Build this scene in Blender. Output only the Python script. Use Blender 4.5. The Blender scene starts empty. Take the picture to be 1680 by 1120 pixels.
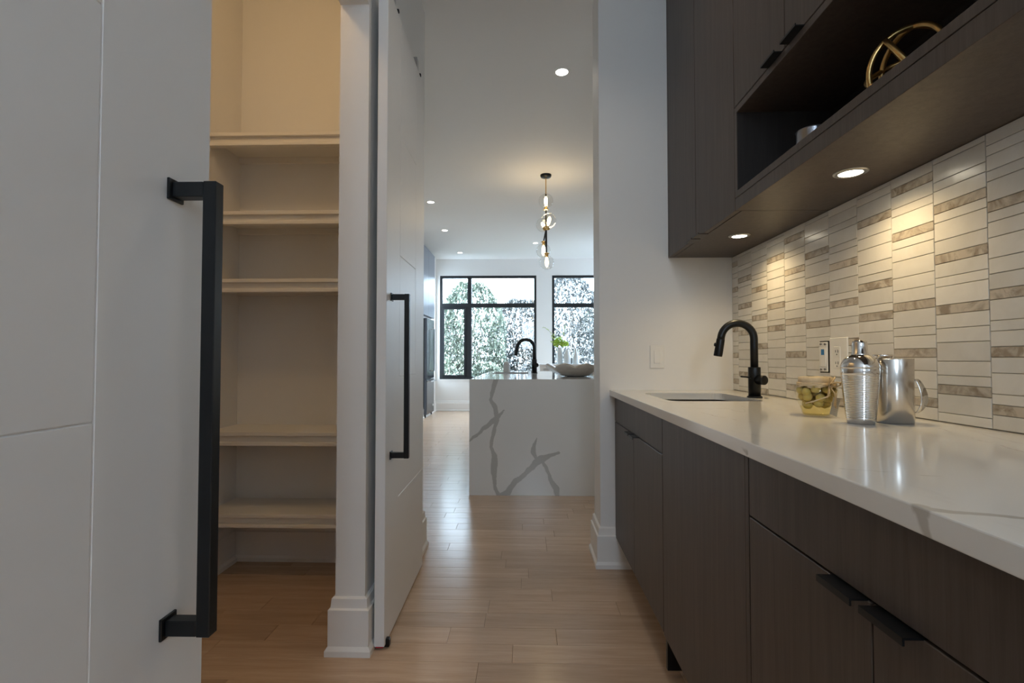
import bpy, bmesh, math, random
from mathutils import Vector, Matrix
random.seed(7)
S = bpy.context.scene
COL = S.collection
PI = math.pi
R = math.radians

# ---------------------------------------------------------------- camera, sky, sun, exposure
cd = bpy.data.cameras.new('camera')
cam = bpy.data.objects.new('camera', cd)
COL.objects.link(cam)
cd.sensor_width = 36.0
cd.lens = 36.0 * 820.0 / 1680.0
cd.shift_y = 5.5 / 1680.0
cd.clip_start = 0.02
cam.location = (0, 0, 1.081)
cam.rotation_euler = (R(91.5), 0, math.atan(22 / 820.0))
S.camera = cam

S.view_settings.view_transform = 'Standard'
S.view_settings.look = 'None'
S.view_settings.gamma = 1.0
S.view_settings.use_curve_mapping = False
S.view_settings.exposure = -0.02
S.cycles.use_denoising = True
S.cycles.max_bounces = 10
S.cycles.diffuse_bounces = 5
S.cycles.glossy_bounces = 4
S.cycles.transparent_max_bounces = 16
S.cycles.sample_clamp_indirect = 6.0
S.cycles.caustics_reflective = False
S.cycles.caustics_refractive = False

W = bpy.data.worlds.new('overcast_sky')
S.world = W
W.use_nodes = True
wn = W.node_tree
wn.nodes.clear()
wo = wn.nodes.new('ShaderNodeOutputWorld')
wb = wn.nodes.new('ShaderNodeBackground')
wb.inputs[0].default_value = (0.64, 0.81, 1.0, 1)
wb.inputs[1].default_value = 16.0
wn.links.new(wb.outputs[0], wo.inputs[0])

def light(name, kind, loc, energy, color=(1, 1, 1), rot=(0, 0, 0), **k):
    d = bpy.data.lights.new(name, kind)
    d.energy = energy
    d.color = color
    for a, v in k.items():
        setattr(d, a, v)
    o = bpy.data.objects.new(name, d)
    COL.objects.link(o)
    o.location = loc
    o.rotation_euler = rot
    return o

light('sun', 'SUN', (0, 0, 20), 8.0, (1, 0.95, 0.87), (R(48), 0, R(-14)), angle=R(0.6))

def portal(name, loc, rot, sx, sy):
    o = light(name, 'AREA', loc, 1, rot=rot, shape='RECTANGLE', size=sx, size_y=sy)
    o.data.cycles.is_portal = True
    return o

# window openings (x0, x1, z0, z1) in the far wall at Y = FAR
FAR = 10.19
CEIL = 3.108
WIN = [(-1.755, 0.225, 0.646, 2.77), (0.545, 2.525, 0.646, 2.77)]
for q, (a, b, c, d) in enumerate(WIN):
    portal('window_portal', ((a + b) / 2, FAR + 0.16, (c + d) / 2), (R(-90), 0, 0), b - a, d - c)
BACKWIN = (-0.20, 0.54, 1.45, 2.75)
BACKY = -2.6
portal('back_window_portal', ((BACKWIN[0] + BACKWIN[1]) / 2, BACKY - 0.16, (BACKWIN[2] + BACKWIN[3]) / 2), (R(90), 0, 0), BACKWIN[1] - BACKWIN[0], BACKWIN[3] - BACKWIN[2])
SIDEWIN = (8.3, 9.5, 0.65, 2.77)     # unseen window added for kitchen daylight, in the wall on the sink's far side
portal('side_window_portal', (3.36, 8.9, 1.71), (0, R(90), 0), 2.12, 1.2)

# ---------------------------------------------------------------- materials
def new_mat(name):
    m = bpy.data.materials.new(name)
    m.use_nodes = True
    nt = m.node_tree
    return m, nt, nt.nodes['Principled BSDF']

def setp(p, base=None, rough=None, metal=None, spec=None, **k):
    if base is not None: p.inputs['Base Color'].default_value = (*base, 1)
    if rough is not None: p.inputs['Roughness'].default_value = rough
    if metal is not None: p.inputs['Metallic'].default_value = metal
    if spec is not None: p.inputs['Specular IOR Level'].default_value = spec
    for a, v in k.items():
        p.inputs[a].default_value = v

def mix_color(nt, fac, a, b):
    n = nt.nodes.new('ShaderNodeMix')
    n.data_type = 'RGBA'
    if hasattr(fac, 'links'): nt.links.new(fac, n.inputs[0])
    else: n.inputs[0].default_value = fac
    for s, v in ((6, a), (7, b)):
        if hasattr(v, 'links'): nt.links.new(v, n.inputs[s])
        else: n.inputs[s].default_value = (*v, 1)
    return n.outputs[2]

def ramp(nt, src, stops):
    n = nt.nodes.new('ShaderNodeValToRGB')
    nt.links.new(src, n.inputs[0])
    e = n.color_ramp.elements
    while len(e) < len(stops): e.new(0.5)
    for i, (p, v) in enumerate(stops):
        e[i].position = p
        e[i].color = (v, v, v, 1) if not isinstance(v, tuple) else (*v, 1)
    return n.outputs[0]

def coords(nt, scale=(1, 1, 1), random_shift=False, kind='Object'):
    t = nt.nodes.new('ShaderNodeTexCoord')
    mp = nt.nodes.new('ShaderNodeMapping')
    mp.inputs['Scale'].default_value = scale
    nt.links.new(t.outputs[kind], mp.inputs[0])
    if random_shift:
        oi = nt.nodes.new('ShaderNodeObjectInfo')
        mu = nt.nodes.new('ShaderNodeVectorMath')
        mu.operation = 'SCALE'
        mu.inputs[0].default_value = (37.0, 91.0, 53.0)
        nt.links.new(oi.outputs['Random'], mu.inputs['Scale'])
        nt.links.new(mu.outputs[0], mp.inputs['Location'])
    return mp.outputs[0]

def noise(nt, vec, scale, detail=4, rough=0.55, dist=0.0):
    n = nt.nodes.new('ShaderNodeTexNoise')
    n.inputs['Scale'].default_value = scale
    n.inputs['Detail'].default_value = detail
    n.inputs['Roughness'].default_value = rough
    n.inputs['Distortion'].default_value = dist
    if vec is not None: nt.links.new(vec, n.inputs['Vector'])
    return n.outputs['Fac']

def bump(nt, p, h, strength=0.1, dist=0.002):
    b = nt.nodes.new('ShaderNodeBump')
    b.inputs['Strength'].default_value = strength
    b.inputs['Distance'].default_value = dist
    nt.links.new(h, b.inputs['Height'])
    nt.links.new(b.outputs[0], p.inputs['Normal'])

def plain(name, base, rough=0.5, metal=0.0, spec=0.5, tex=0.0, tscale=30, **k):
    m, nt, p = new_mat(name)
    setp(p, base, rough, metal, spec, **k)
    if tex:
        n = noise(nt, coords(nt), tscale)
        lo = tuple(c * (1 - tex) for c in base)
        hi = tuple(min(1, c * (1 + tex)) for c in base)
        nt.links.new(mix_color(nt, n, lo, hi), p.inputs['Base Color'])
    return m

def emit(name, col, strength):
    m, nt, p = new_mat(name)
    setp(p, (0, 0, 0), 0.5)
    p.inputs['Emission Color'].default_value = (*col, 1)
    p.inputs['Emission Strength'].default_value = strength
    return m

def glass(name, tint=(1, 1, 1), gloss=0.06, rough=0.0):
    m = bpy.data.materials.new(name)
    m.use_nodes = True
    nt = m.node_tree
    nt.nodes.clear()
    o = nt.nodes.new('ShaderNodeOutputMaterial')
    t = nt.nodes.new('ShaderNodeBsdfTransparent')
    t.inputs[0].default_value = (*tint, 1)
    g = nt.nodes.new('ShaderNodeBsdfGlossy')
    g.inputs['Roughness'].default_value = rough
    lw = nt.nodes.new('ShaderNodeLayerWeight')
    lw.inputs[0].default_value = 0.5
    pw = nt.nodes.new('ShaderNodeMath'); pw.operation = 'POWER'
    nt.links.new(lw.outputs['Facing'], pw.inputs[0]); pw.inputs[1].default_value = 4.0
    ma = nt.nodes.new('ShaderNodeMath'); ma.operation = 'MULTIPLY_ADD'
    nt.links.new(pw.outputs[0], ma.inputs[0]); ma.inputs[1].default_value = 0.55; ma.inputs[2].default_value = gloss * 0.6
    mx = nt.nodes.new('ShaderNodeMixShader')
    nt.links.new(ma.outputs[0], mx.inputs[0])
    nt.links.new(t.outputs[0], mx.inputs[1])
    nt.links.new(g.outputs[0], mx.inputs[2])
    nt.links.new(mx.outputs[0], o.inputs[0])
    return m

def wood(name, dark, lite, scale, rough=0.45, rnd=True, fine=1.0, spec=0.4, vary=0.0, bstr=0.06):
    m, nt, p = new_mat(name)
    v = coords(nt, scale, rnd)
    a = noise(nt, v, 1.0, 6, 0.62, 0.35)
    v2 = coords(nt, tuple(s * 5 for s in scale), rnd)
    b = noise(nt, v2, 1.0, 3, 0.6)
    mm = nt.nodes.new('ShaderNodeMath')
    mm.operation = 'MULTIPLY_ADD'
    nt.links.new(b, mm.inputs[0])
    mm.inputs[1].default_value = 0.5 * fine
    nt.links.new(a, mm.inputs[2])
    f = ramp(nt, mm.outputs[0], [(0.42, 0.0), (0.98, 1.0)])
    c = mix_color(nt, f, dark, lite)
    if vary:
        oi = nt.nodes.new('ShaderNodeObjectInfo')
        hs = nt.nodes.new('ShaderNodeHueSaturation')
        mr = nt.nodes.new('ShaderNodeMapRange')
        mr.inputs['To Min'].default_value = 1 - vary
        mr.inputs['To Max'].default_value = 1 + vary
        nt.links.new(oi.outputs['Random'], mr.inputs[0])
        nt.links.new(mr.outputs[0], hs.inputs['Value'])
        nt.links.new(c, hs.inputs['Color'])
        c = hs.outputs[0]
    nt.links.new(c, p.inputs['Base Color'])
    setp(p, None, rough, 0, spec)
    bump(nt, p, mm.outputs[0], bstr, 0.002)
    return m

def math_node(nt, op, a, b=None, c=None):
    n = nt.nodes.new('ShaderNodeMath')
    n.operation = op
    for i, v in enumerate((a, b, c)):
        if v is None: continue
        if hasattr(v, 'links'): nt.links.new(v, n.inputs[i])
        else: n.inputs[i].default_value = v
    return n.outputs[0]

def vmath(nt, op, a, b=None, scale=None):
    n = nt.nodes.new('ShaderNodeVectorMath')
    n.operation = op
    for i, v in enumerate((a, b)):
        if v is None: continue
        if hasattr(v, 'links'): nt.links.new(v, n.inputs[i])
        else: n.inputs[i].default_value = v
    if scale is not None:
        if hasattr(scale, 'links'): nt.links.new(scale, n.inputs['Scale'])
        else: n.inputs['Scale'].default_value = scale
    return n

def quartz(name, segs=None, base=(0.80, 0.78, 0.75), vein=(0.40, 0.38, 0.355), stretch=(1, 1, 1), rough=0.12, faint=0.5):
    """white quartz: faint noise veins, and stone veins along the polyline segments segs ((a, b, ra, rb) in object space)"""
    m, nt, p = new_mat(name)
    v = coords(nt, stretch)
    n1 = noise(nt, v, 1.6, 5, 0.55, 0.8)
    d = math_node(nt, 'ABSOLUTE', math_node(nt, 'SUBTRACT', n1, 0.5))
    thin = ramp(nt, d, [(0.0, 1.0), (0.016, 0.0)])
    brk = ramp(nt, noise(nt, v, 2.3, 2), [(0.45, 0.0), (0.68, 1.0)])
    f = math_node(nt, 'MULTIPLY', math_node(nt, 'MULTIPLY', thin, brk), faint)
    cloud = ramp(nt, noise(nt, v, 2.0, 4), [(0.3, 0.0), (0.8, 0.10)])
    f = math_node(nt, 'MAXIMUM', f, cloud)
    if segs:
        t = nt.nodes.new('ShaderNodeTexCoord')
        nz = nt.nodes.new('ShaderNodeTexNoise')
        nz.inputs['Scale'].default_value = 14.0
        nz.inputs['Detail'].default_value = 4
        nt.links.new(t.outputs['Object'], nz.inputs['Vector'])
        wv = vmath(nt, 'SUBTRACT', nz.outputs['Color'], (0.5, 0.5, 0.5))
        wv = vmath(nt, 'SCALE', wv.outputs[0], None, 0.035)
        pp = vmath(nt, 'ADD', t.outputs['Object'], wv.outputs[0]).outputs[0]
        acc = None
        for a, b, ra, rb in segs:
            ab = Vector(b) - Vector(a)
            pa = vmath(nt, 'SUBTRACT', pp, a).outputs[0]
            dt = vmath(nt, 'DOT_PRODUCT', pa, tuple(ab)).outputs['Value']
            h = nt.nodes.new('ShaderNodeMath')
            h.operation = 'MULTIPLY'
            h.use_clamp = True
            nt.links.new(dt, h.inputs[0])
            h.inputs[1].default_value = 1 / max(1e-9, ab.length_squared)
            q = vmath(nt, 'SCALE', tuple(ab), None, h.outputs[0]).outputs[0]
            L = vmath(nt, 'LENGTH', vmath(nt, 'SUBTRACT', pa, q).outputs[0]).outputs['Value']
            rr = math_node(nt, 'MULTIPLY_ADD', h.outputs[0], rb - ra, ra)
            dd = math_node(nt, 'SUBTRACT', L, rr)
            acc = dd if acc is None else math_node(nt, 'MINIMUM', acc, dd)
        mr = nt.nodes.new('ShaderNodeMapRange')
        mr.inputs['From Min'].default_value = 0.0015
        mr.inputs['From Max'].default_value = -0.0025
        mr.inputs['To Min'].default_value = 0.0
        mr.inputs['To Max'].default_value = 0.9
        nt.links.new(acc, mr.inputs[0])
        f = math_node(nt, 'MAXIMUM', f, mr.outputs[0])
    nt.links.new(mix_color(nt, f, base, vein), p.inputs['Base Color'])
    setp(p, None, rough, 0, 0.5)
    return m

WALLP = plain('wall_paint', (0.80, 0.785, 0.76), 0.6, tex=0.01)
CEILP = plain('ceiling_paint', (0.80, 0.79, 0.775), 0.75, tex=0.008)
TRIMP = plain('trim_paint', (0.82, 0.80, 0.77), 0.38, tex=0.008)
DOORP = plain('door_paint', (0.80, 0.785, 0.765), 0.42, tex=0.012, tscale=8)
SHELFP = plain('shelf_paint', (0.82, 0.79, 0.74), 0.45, tex=0.01)
BLACK = plain('matte_black_metal', (0.010, 0.011, 0.012), 0.38, 0.4, tex=0.1)
FRAMEM = plain('window_frame_black', (0.012, 0.014, 0.017), 0.4, tex=0.1)
OAK = wood('oak_floor', (0.425, 0.288, 0.188), (0.59, 0.42, 0.295), (1.6, 26, 26), 0.21, vary=0.07, spec=0.45)
SUBF = plain('subfloor_dark', (0.10, 0.065, 0.045), 0.8, tex=0.1)
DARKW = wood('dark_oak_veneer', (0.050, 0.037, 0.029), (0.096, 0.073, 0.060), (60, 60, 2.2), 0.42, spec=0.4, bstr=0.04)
DARKIN = wood('oak_carcass_niche_shade', (0.018, 0.013, 0.011), (0.032, 0.025, 0.021), (60, 60, 2.2), 0.5, spec=0.3)  # darker oak for carcasses, also painted shade on the niche walls
GROUT = plain('grout_grey', (0.47, 0.44, 0.40), 0.85, tex=0.05)
STEEL = plain('polished_steel', (0.78, 0.76, 0.73), 0.09, 1.0, tex=0.01)
BRUSH = plain('brushed_steel', (0.45, 0.45, 0.46), 0.30, 1.0, tex=0.03, tscale=80)
BLACKSTEEL = plain('black_stainless', (0.09, 0.095, 0.11), 0.22, 0.85, tex=0.04)
BRASS = plain('aged_brass', (0.62, 0.40, 0.16), 0.28, 1.0, tex=0.05)
GOLD = plain('gold_leaf_metal', (0.60, 0.39, 0.15), 0.30, 1.0, tex=0.12, tscale=40)
PLASTIC = plain('white_plastic', (0.82, 0.80, 0.76), 0.35, tex=0.005)
CABP = plain('grey_cabinet_lacquer', (0.22, 0.24, 0.28), 0.38, spec=0.35, tex=0.01)
SINKM = plain('sink_steel', (0.30, 0.28, 0.26), 0.35, 1.0, tex=0.03, tscale=60)
WGLASS = glass('window_glass', (0.97, 0.985, 0.98), 0.05)
BGLASS = glass('globe_glass', (0.97, 0.965, 0.95), 0.10)
JGLASS = glass('jar_glass', (0.985, 0.975, 0.90), 0.05)
LED = emit('led_diffuser', (1.0, 0.97, 0.92), 14)
PUCKE = emit('puck_diffuser', (1.0, 0.90, 0.68), 22)
FILA = emit('filament_bulb', (1.0, 0.80, 0.48), 16)

def tile_mat(name, lo, hi, sc, contrast):
    m, nt, p = new_mat(name)
    v = coords(nt, (1, 1, 1), True)
    n1 = noise(nt, v, sc, 6, 0.6, 1.2)
    f = ramp(nt, n1, contrast)
    c = mix_color(nt, f, lo, hi)
    oi = nt.nodes.new('ShaderNodeObjectInfo')
    hs = nt.nodes.new('ShaderNodeHueSaturation')
    mr = nt.nodes.new('ShaderNodeMapRange')
    mr.inputs['To Min'].default_value = 0.88
    mr.inputs['To Max'].default_value = 1.06
    nt.links.new(oi.outputs['Random'], mr.inputs[0])
    nt.links.new(mr.outputs[0], hs.inputs['Value'])
    nt.links.new(c, hs.inputs['Color'])
    nt.links.new(hs.outputs[0], p.inputs['Base Color'])
    setp(p, None, 0.24, 0, 0.5)
    bump(nt, p, n1, 0.03, 0.001)
    return m
TWHITE = tile_mat('white_marble_tile', (0.70, 0.67, 0.615), (0.78, 0.755, 0.71), 7, [(0.3, 0.0), (0.7, 1.0)])
TGREY = tile_mat('grey_marble_tile', (0.30, 0.245, 0.185), (0.58, 0.515, 0.43), 18, [(0.36, 0.0), (0.56, 1.0)])

# island front vein map, object space equals world for these slabs (x, y, z), drawn on the face at y = 3.957
def isl(px, py):                       # measured on the slab: 207 px to the metre, origin at its top edge and at x = -0.444
    return (-0.444 + (px - 770) / 207.2, 3.957, 0.912 - (py - 622) / 207.2)
def vein(pts):
    out = []
    for (x0, y0, r0), (x1, y1, r1) in zip(pts, pts[1:]):
        out.append((isl(x0, y0), isl(x1, y1), r0 / 207.2, r1 / 207.2))
    return out
VEINS = (vein([(814, 622, 4), (807, 645, 3.5), (806, 655, 2.5), (813, 668, 4), (815, 690, 3.5), (808, 718, 3), (806, 733, 3), (812, 748, 5), (810, 770, 5), (811, 795, 3), (818, 811, 4)])
         + vein([(826, 674, 1.5), (812, 688, 5), (796, 700, 4), (786, 710, 3), (770, 722, 2)])
         + vein([(818, 811, 3), (833, 806, 5), (846, 787, 4.5), (862, 776, 4), (880, 757, 5), (888, 751, 6), (903, 746, 3), (917, 741, 2)])
         + vein([(881, 718, 0.8), (876, 730, 3), (874, 740, 4.5), (880, 752, 2)])
         + vein([(889, 755, 3), (897, 770, 3), (904, 787, 4), (912, 800, 5), (913, 811, 4)]))
QISLAND = quartz('island_quartz', VEINS, (0.72, 0.70, 0.665), (0.43, 0.41, 0.38), faint=0.0)
QISLTOP = quartz('island_top_quartz', None, (0.76, 0.76, 0.76), faint=0.1, rough=0.07)
COUNTER_LINES = [[(0.531, 1.532), (0.569, 1.342), (0.646, 1.26)], [(0.705, 1.554), (0.784, 1.401), (0.899, 1.351)], [(0.632, 1.206), (0.686, 1.079), (0.721, 1.048)], [(0.479, 0.77), (0.537, 0.743), (0.591, 0.715)], [(0.978, 1.215), (0.921, 1.053), (0.876, 0.907)], [(0.528, 1.7), (0.621, 1.624)]]
CV = [((0.44, 1.03, 0.9), (0.44, 1.005, 0.89), 0.003, 0.006), ((0.44, 0.58, 0.92), (0.44, 0.56, 0.88), 0.012, 0.004), ((0.44, 0.57, 0.915), (0.62, 0.50, 0.915), 0.009, 0.004)]
for pl_ in COUNTER_LINES:
    CV += [((*p0, 0.915), (*p1, 0.915), 0.0022, 0.0014) for p0, p1 in zip(pl_, pl_[1:])]
QCOUNTER = quartz('counter_quartz', CV, (0.79, 0.765, 0.715), (0.50, 0.46, 0.40), (2.2, 0.8, 1), faint=0.55, rough=0.10)

# ---------------------------------------------------------------- mesh helpers
def mesh_obj(name, bm, mat, parent=None, smooth=False, loc=None):
    me = bpy.data.meshes.new(name)
    bmesh.ops.recalc_face_normals(bm, faces=bm.faces[:])
    bm.to_mesh(me)
    bm.free()
    if mat is not None: me.materials.append(mat)
    if smooth:
        for f in me.polygons: f.use_smooth = True
    return link(name, me, parent, loc)

def link(name, me, parent=None, loc=None, rot=None):
    o = bpy.data.objects.new(name, me)
    COL.objects.link(o)
    if parent is not None: o.parent = parent
    if loc is not None: o.location = loc
    if rot is not None: o.rotation_euler = rot
    return o

def empty(name, label=None, cat=None, loc=(0, 0, 0), rotz=0.0, group=None):
    o = bpy.data.objects.new(name, None)
    COL.objects.link(o)
    o.empty_display_size = 0.05
    o.location = loc
    o.rotation_euler = (0, 0, rotz)
    return tag(o, label, cat, group)

def tag(o, label=None, cat=None, group=None, kind=None):
    if label: o['label'] = label
    if cat: o['category'] = cat
    if group: o['group'] = group
    if kind: o['kind'] = kind
    return o

def struct(name, bm, mat, parent=None):
    o = mesh_obj(name, bm, mat, parent)
    o['kind'] = 'structure'
    return o

def box(bm, x0, x1, y0, y1, z0, z1, bev=0.0, seg=1):
    r = bmesh.ops.create_cube(bm, size=1.0)
    vs = r['verts']
    bmesh.ops.scale(bm, vec=(x1 - x0, y1 - y0, z1 - z0), verts=vs)
    bmesh.ops.translate(bm, vec=((x0 + x1) / 2, (y0 + y1) / 2, (z0 + z1) / 2), verts=vs)
    if bev:
        es = list({e for v in vs for e in v.link_edges})
        bmesh.ops.bevel(bm, geom=es, offset=bev, segments=seg, profile=0.5, affect='EDGES')
    return bm

def bx(*a, **k):
    return box(bmesh.new(), *a, **k)

def lathe(bm, prof, seg=32, center=(0, 0, 0), axis='Z', caps=True):
    rings = []
    for r, z in prof:
        ring = []
        if r < 1e-6:
            ring = [bm.verts.new((0, 0, z))]
        else:
            for i in range(seg):
                a = 2 * PI * i / seg
                ring.append(bm.verts.new((r * math.cos(a), r * math.sin(a), z)))
        rings.append(ring)
    for a, b in zip(rings, rings[1:]):
        for i in range(seg):
            j = (i + 1) % seg
            if len(a) == 1 and len(b) == 1: continue
            if len(a) == 1: bm.faces.new((a[0], b[i], b[j]))
            elif len(b) == 1: bm.faces.new((a[i], a[j], b[0]))
            else: bm.faces.new((a[i], a[j], b[j], b[i]))
    if caps:
        for rg in (rings[0], rings[-1]):
            if len(rg) > 2: bm.faces.new(rg)
    vs = [v for rg in rings for v in rg]
    M = Matrix.Identity(4)
    if axis == 'X': M = Matrix.Rotation(PI / 2, 4, 'Y')
    if axis == 'Y': M = Matrix.Rotation(-PI / 2, 4, 'X')
    if isinstance(axis, Vector): M = Vector((0, 0, 1)).rotation_difference(axis).to_matrix().to_4x4()
    M = Matrix.Translation(center) @ M
    for v in vs: v.co = M @ v.co
    return bm

def tube(bm, pts, rad, seg=12, closed=False):
    pts = [Vector(p) for p in pts]
    n = len(pts)
    rs = rad if isinstance(rad, (list, tuple)) else [rad] * n
    tang = []
    for i in range(n):
        if closed: t = pts[(i + 1) % n] - pts[i - 1]
        else: t = pts[min(i + 1, n - 1)] - pts[max(i - 1, 0)]
        tang.append(t.normalized())
    ref = Vector((0, 0, 1)) if abs(tang[0].z) < 0.9 else Vector((1, 0, 0))
    u = tang[0].cross(ref).normalized()
    rings = []
    for i in range(n):
        if i: u = (tang[i - 1].rotation_difference(tang[i]) @ u).normalized()
        w = tang[i].cross(u)
        rings.append([bm.verts.new(pts[i] + (u * math.cos(2 * PI * k / seg) + w * math.sin(2 * PI * k / seg)) * rs[i]) for k in range(seg)])
    m = n if closed else n - 1
    for i in range(m):
        a, b = rings[i], rings[(i + 1) % n]
        for k in range(seg):
            bm.faces.new((a[k], a[(k + 1) % seg], b[(k + 1) % seg], b[k]))
    if not closed:
        bm.faces.new(rings[0])
        bm.faces.new(rings[-1])
    return bm

def sweep_profile(path, prof):
    """extrude the wall profile [(out, z)] along a 2-D path; 'out' is to the path's clockwise side"""
    bm = bmesh.new()
    P = [Vector(p) for p in path]
    n = len(P)
    rows = []
    for i in range(n):
        nn = []
        if i > 0:
            d = (P[i] - P[i - 1]).normalized()
            nn.append(Vector((d.y, -d.x)))
        if i < n - 1:
            d = (P[i + 1] - P[i]).normalized()
            nn.append(Vector((d.y, -d.x)))
        if len(nn) == 2:
            b = nn[0] + nn[1]
            off = b / max(1e-6, (1 + nn[0].dot(nn[1])))
        else: off = nn[0]
        rows.append([bm.verts.new((P[i].x + off.x * o, P[i].y + off.y * o, z)) for o, z in prof])
    for a, b in zip(rows, rows[1:]):
        for k in range(len(prof) - 1):
            bm.faces.new((a[k], a[k + 1], b[k + 1], b[k]))
    bm.faces.new(rows[0])
    bm.faces.new(rows[-1])
    return bm

def cut(o, cutters):
    for c in cutters:
        co = mesh_obj('cutter', c, None)
        md = o.modifiers.new('cut', 'BOOLEAN')
        md.operation = 'DIFFERENCE'
        md.solver = 'EXACT'
        md.object = co
        bpy.context.view_layer.update()
        dg = bpy.context.evaluated_depsgraph_get()
        me = bpy.data.meshes.new_from_object(o.evaluated_get(dg))
        o.modifiers.clear()
        o.data = me
        cm = co.data
        bpy.data.objects.remove(co)
        bpy.data.meshes.remove(cm)

# ---------------------------------------------------------------- structure
XR = 1.088        # wall face behind the backsplash
YE = 2.628         # return wall facing the camera
XL = -0.59        # hall side of the pantry wall
XP = -0.70        # pantry side of it
YJ = 1.845        # far jamb of the pantry opening
YH = 2.875         # end of the pantry wall
KL, KR = -1.84, 3.2
floor = struct('floor', bx(-2.2, 3.5, BACKY - 0.3, FAR + 0.3, -0.12, -0.012), SUBF)
struct('ceiling', bx(-2.2, 3.5, BACKY - 0.3, FAR + 0.3, CEIL, CEIL + 0.15), CEILP)

def wall_with_holes(name, axis, lo, hi, t0, t1, holes, mat=WALLP, z1=CEIL):
    """wall along axis from lo to hi, thickness t0..t1, rectangular holes (a, b, z0, z1)"""
    bm = bmesh.new()
    def piece(a, b, c, d):
        if b - a < 1e-4 or d - c < 1e-4: return
        if axis == 'X': box(bm, a, b, t0, t1, c, d)
        else: box(bm, t0, t1, a, b, c, d)
    cur = lo
    for a, b, c, d in sorted(holes):
        piece(cur, a, 0, z1)
        piece(a, b, 0, c)
        piece(a, b, d, z1)
        cur = b
    piece(cur, hi, 0, z1)
    return struct(name, bm, mat)

wall_with_holes('wall_far', 'X', -2.2, 3.5, FAR, FAR + 0.15, WIN)
wall_with_holes('wall_kitchen_left', 'Y', YH, FAR, KL - 0.15, KL, [(9.74, 10.12, 0.66, 2.68)])
wall_with_holes('wall_kitchen_right', 'Y', 2.85, FAR, KR, KR + 0.15, [SIDEWIN])
wall_with_holes('wall_back', 'X', -2.2, 3.5, BACKY - 0.15, BACKY, [BACKWIN])
struct('wall_right', bx(XR + 0.0015, XR + 0.12, BACKY, 2.85, 0, CEIL), WALLP)
struct('wall_return', bx(0.389, KR, YE, 2.85, 0, CEIL), WALLP)
bm = bmesh.new()
box(bm, XP, XL, YJ, YH, 0, CEIL)
box(bm, XP, XL, 0.22, YJ, 2.42, CEIL)
box(bm, XP, XL, BACKY, 0.22, 0, CEIL)
struct('wall_left', bm, WALLP)
struct('wall_pantry_back', bx(KL - 0.15, XP, 2.673, YH, 0, CEIL), WALLP)
struct('wall_pantry_left', bx(-1.70, -1.56, BACKY, 2.673, 0, CEIL), WALLP)
struct('wall_pantry_front', bx(-1.56, XP, -0.62, -0.5, 0, CEIL), WALLP)

BASE = [(0, 0), (0.029, 0), (0.029, 0.02), (0.020, 0.034), (0.020, 0.163), (0.013, 0.168), (0.010, 0.200), (0.004, 0.206), (0, 0.206)]
struct('baseboard_left', sweep_profile([(XP, 2.672), (XP, YJ), (XL, YJ), (XL, YH), (KL, YH)], BASE), TRIMP)
struct('baseboard_return', sweep_profile([(KR, 2.85), (0.389, 2.85), (0.389, YE), (0.57, YE)], BASE), TRIMP)
struct('baseboard_far', sweep_profile([(KL, FAR), (KR, FAR)], BASE), TRIMP)
struct('baseboard_kitchen_left', sweep_profile([(KL, YH + 0.03), (KL, FAR - 0.03)], BASE), TRIMP)
struct('baseboard_pantry', sweep_profile([(-1.56, 2.673), (XP - 0.033, 2.673)], [(o, z * 0.95) for o, z in BASE]), TRIMP)
struct('baseboard_pantry_left', sweep_profile([(-1.56, -0.4), (-1.56, 2.64)], BASE), TRIMP)
struct('baseboard_hall_near', sweep_profile([(XL, BACKY + .02), (XL, 0.22), (XP, 0.22)], BASE), TRIMP)

# floor planks across the hall, nearest rows piece by piece
def plank_mesh(L, w=0.1136, e=0.0011):
    bm = bmesh.new()
    a = [bm.verts.new(p) for p in ((0, 0, -0.011), (L, 0, -0.011), (L, w, -0.011), (0, w, -0.011))]
    b = [bm.verts.new(p) for p in ((0, 0, -e), (L, 0, -e), (L, w, -e), (0, w, -e))]
    c = [bm.verts.new(p) for p in ((e, e, 0), (L - e, e, 0), (L - e, w - e, 0), (e, w - e, 0))]
    for lo, hi in ((a, b), (b, c)):
        for i in range(4):
            bm.faces.new((lo[i], lo[(i + 1) % 4], hi[(i + 1) % 4], hi[i]))
    bm.faces.new(c)
    bm.faces.new(a[::-1])
    me = bpy.data.meshes.new('plank')
    bm.to_mesh(me)
    bm.free()
    me.materials.append(OAK)
    return me
PLANKS = {}
PW = 0.1142
def planks_row(y, x0, x1, rng, stuff=None):
    x = x0
    first = True
    while x < x1 - 1e-3:
        L = rng.choice((0.42, 0.56, 0.7, 0.84, 0.98, 1.12))
        if first: L *= rng.choice((0.4, 0.65, 1.0)); first = False
        L = round(min(L, x1 - x), 3)
        if x1 - x - L < 0.12: L = round(x1 - x, 3)
        if stuff is None:
            if L not in PLANKS: PLANKS[L] = plank_mesh(L - 0.0006)
            o = link('plank', PLANKS[L], floor, (x, y, 0))
        else:
            stuff.append((x, y, L))
        x += L
rng = random.Random(11)
y = 0.5455
rows_far = []
while y < FAR:
    if y < YE - 0.01: planks_row(y, -1.56, XR, rng)
    elif y < 5.2: planks_row(y, -1.84 if y > YH else -1.56, 1.2, rng)
    else: planks_row(y, KL, 1.8, rng, rows_far)
    y += PW
y = 0.5455 - PW
while y > BACKY:
    planks_row(y, -1.56, XR, rng, rows_far)
    y -= PW
bm = bmesh.new()
e = 0.0011
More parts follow.
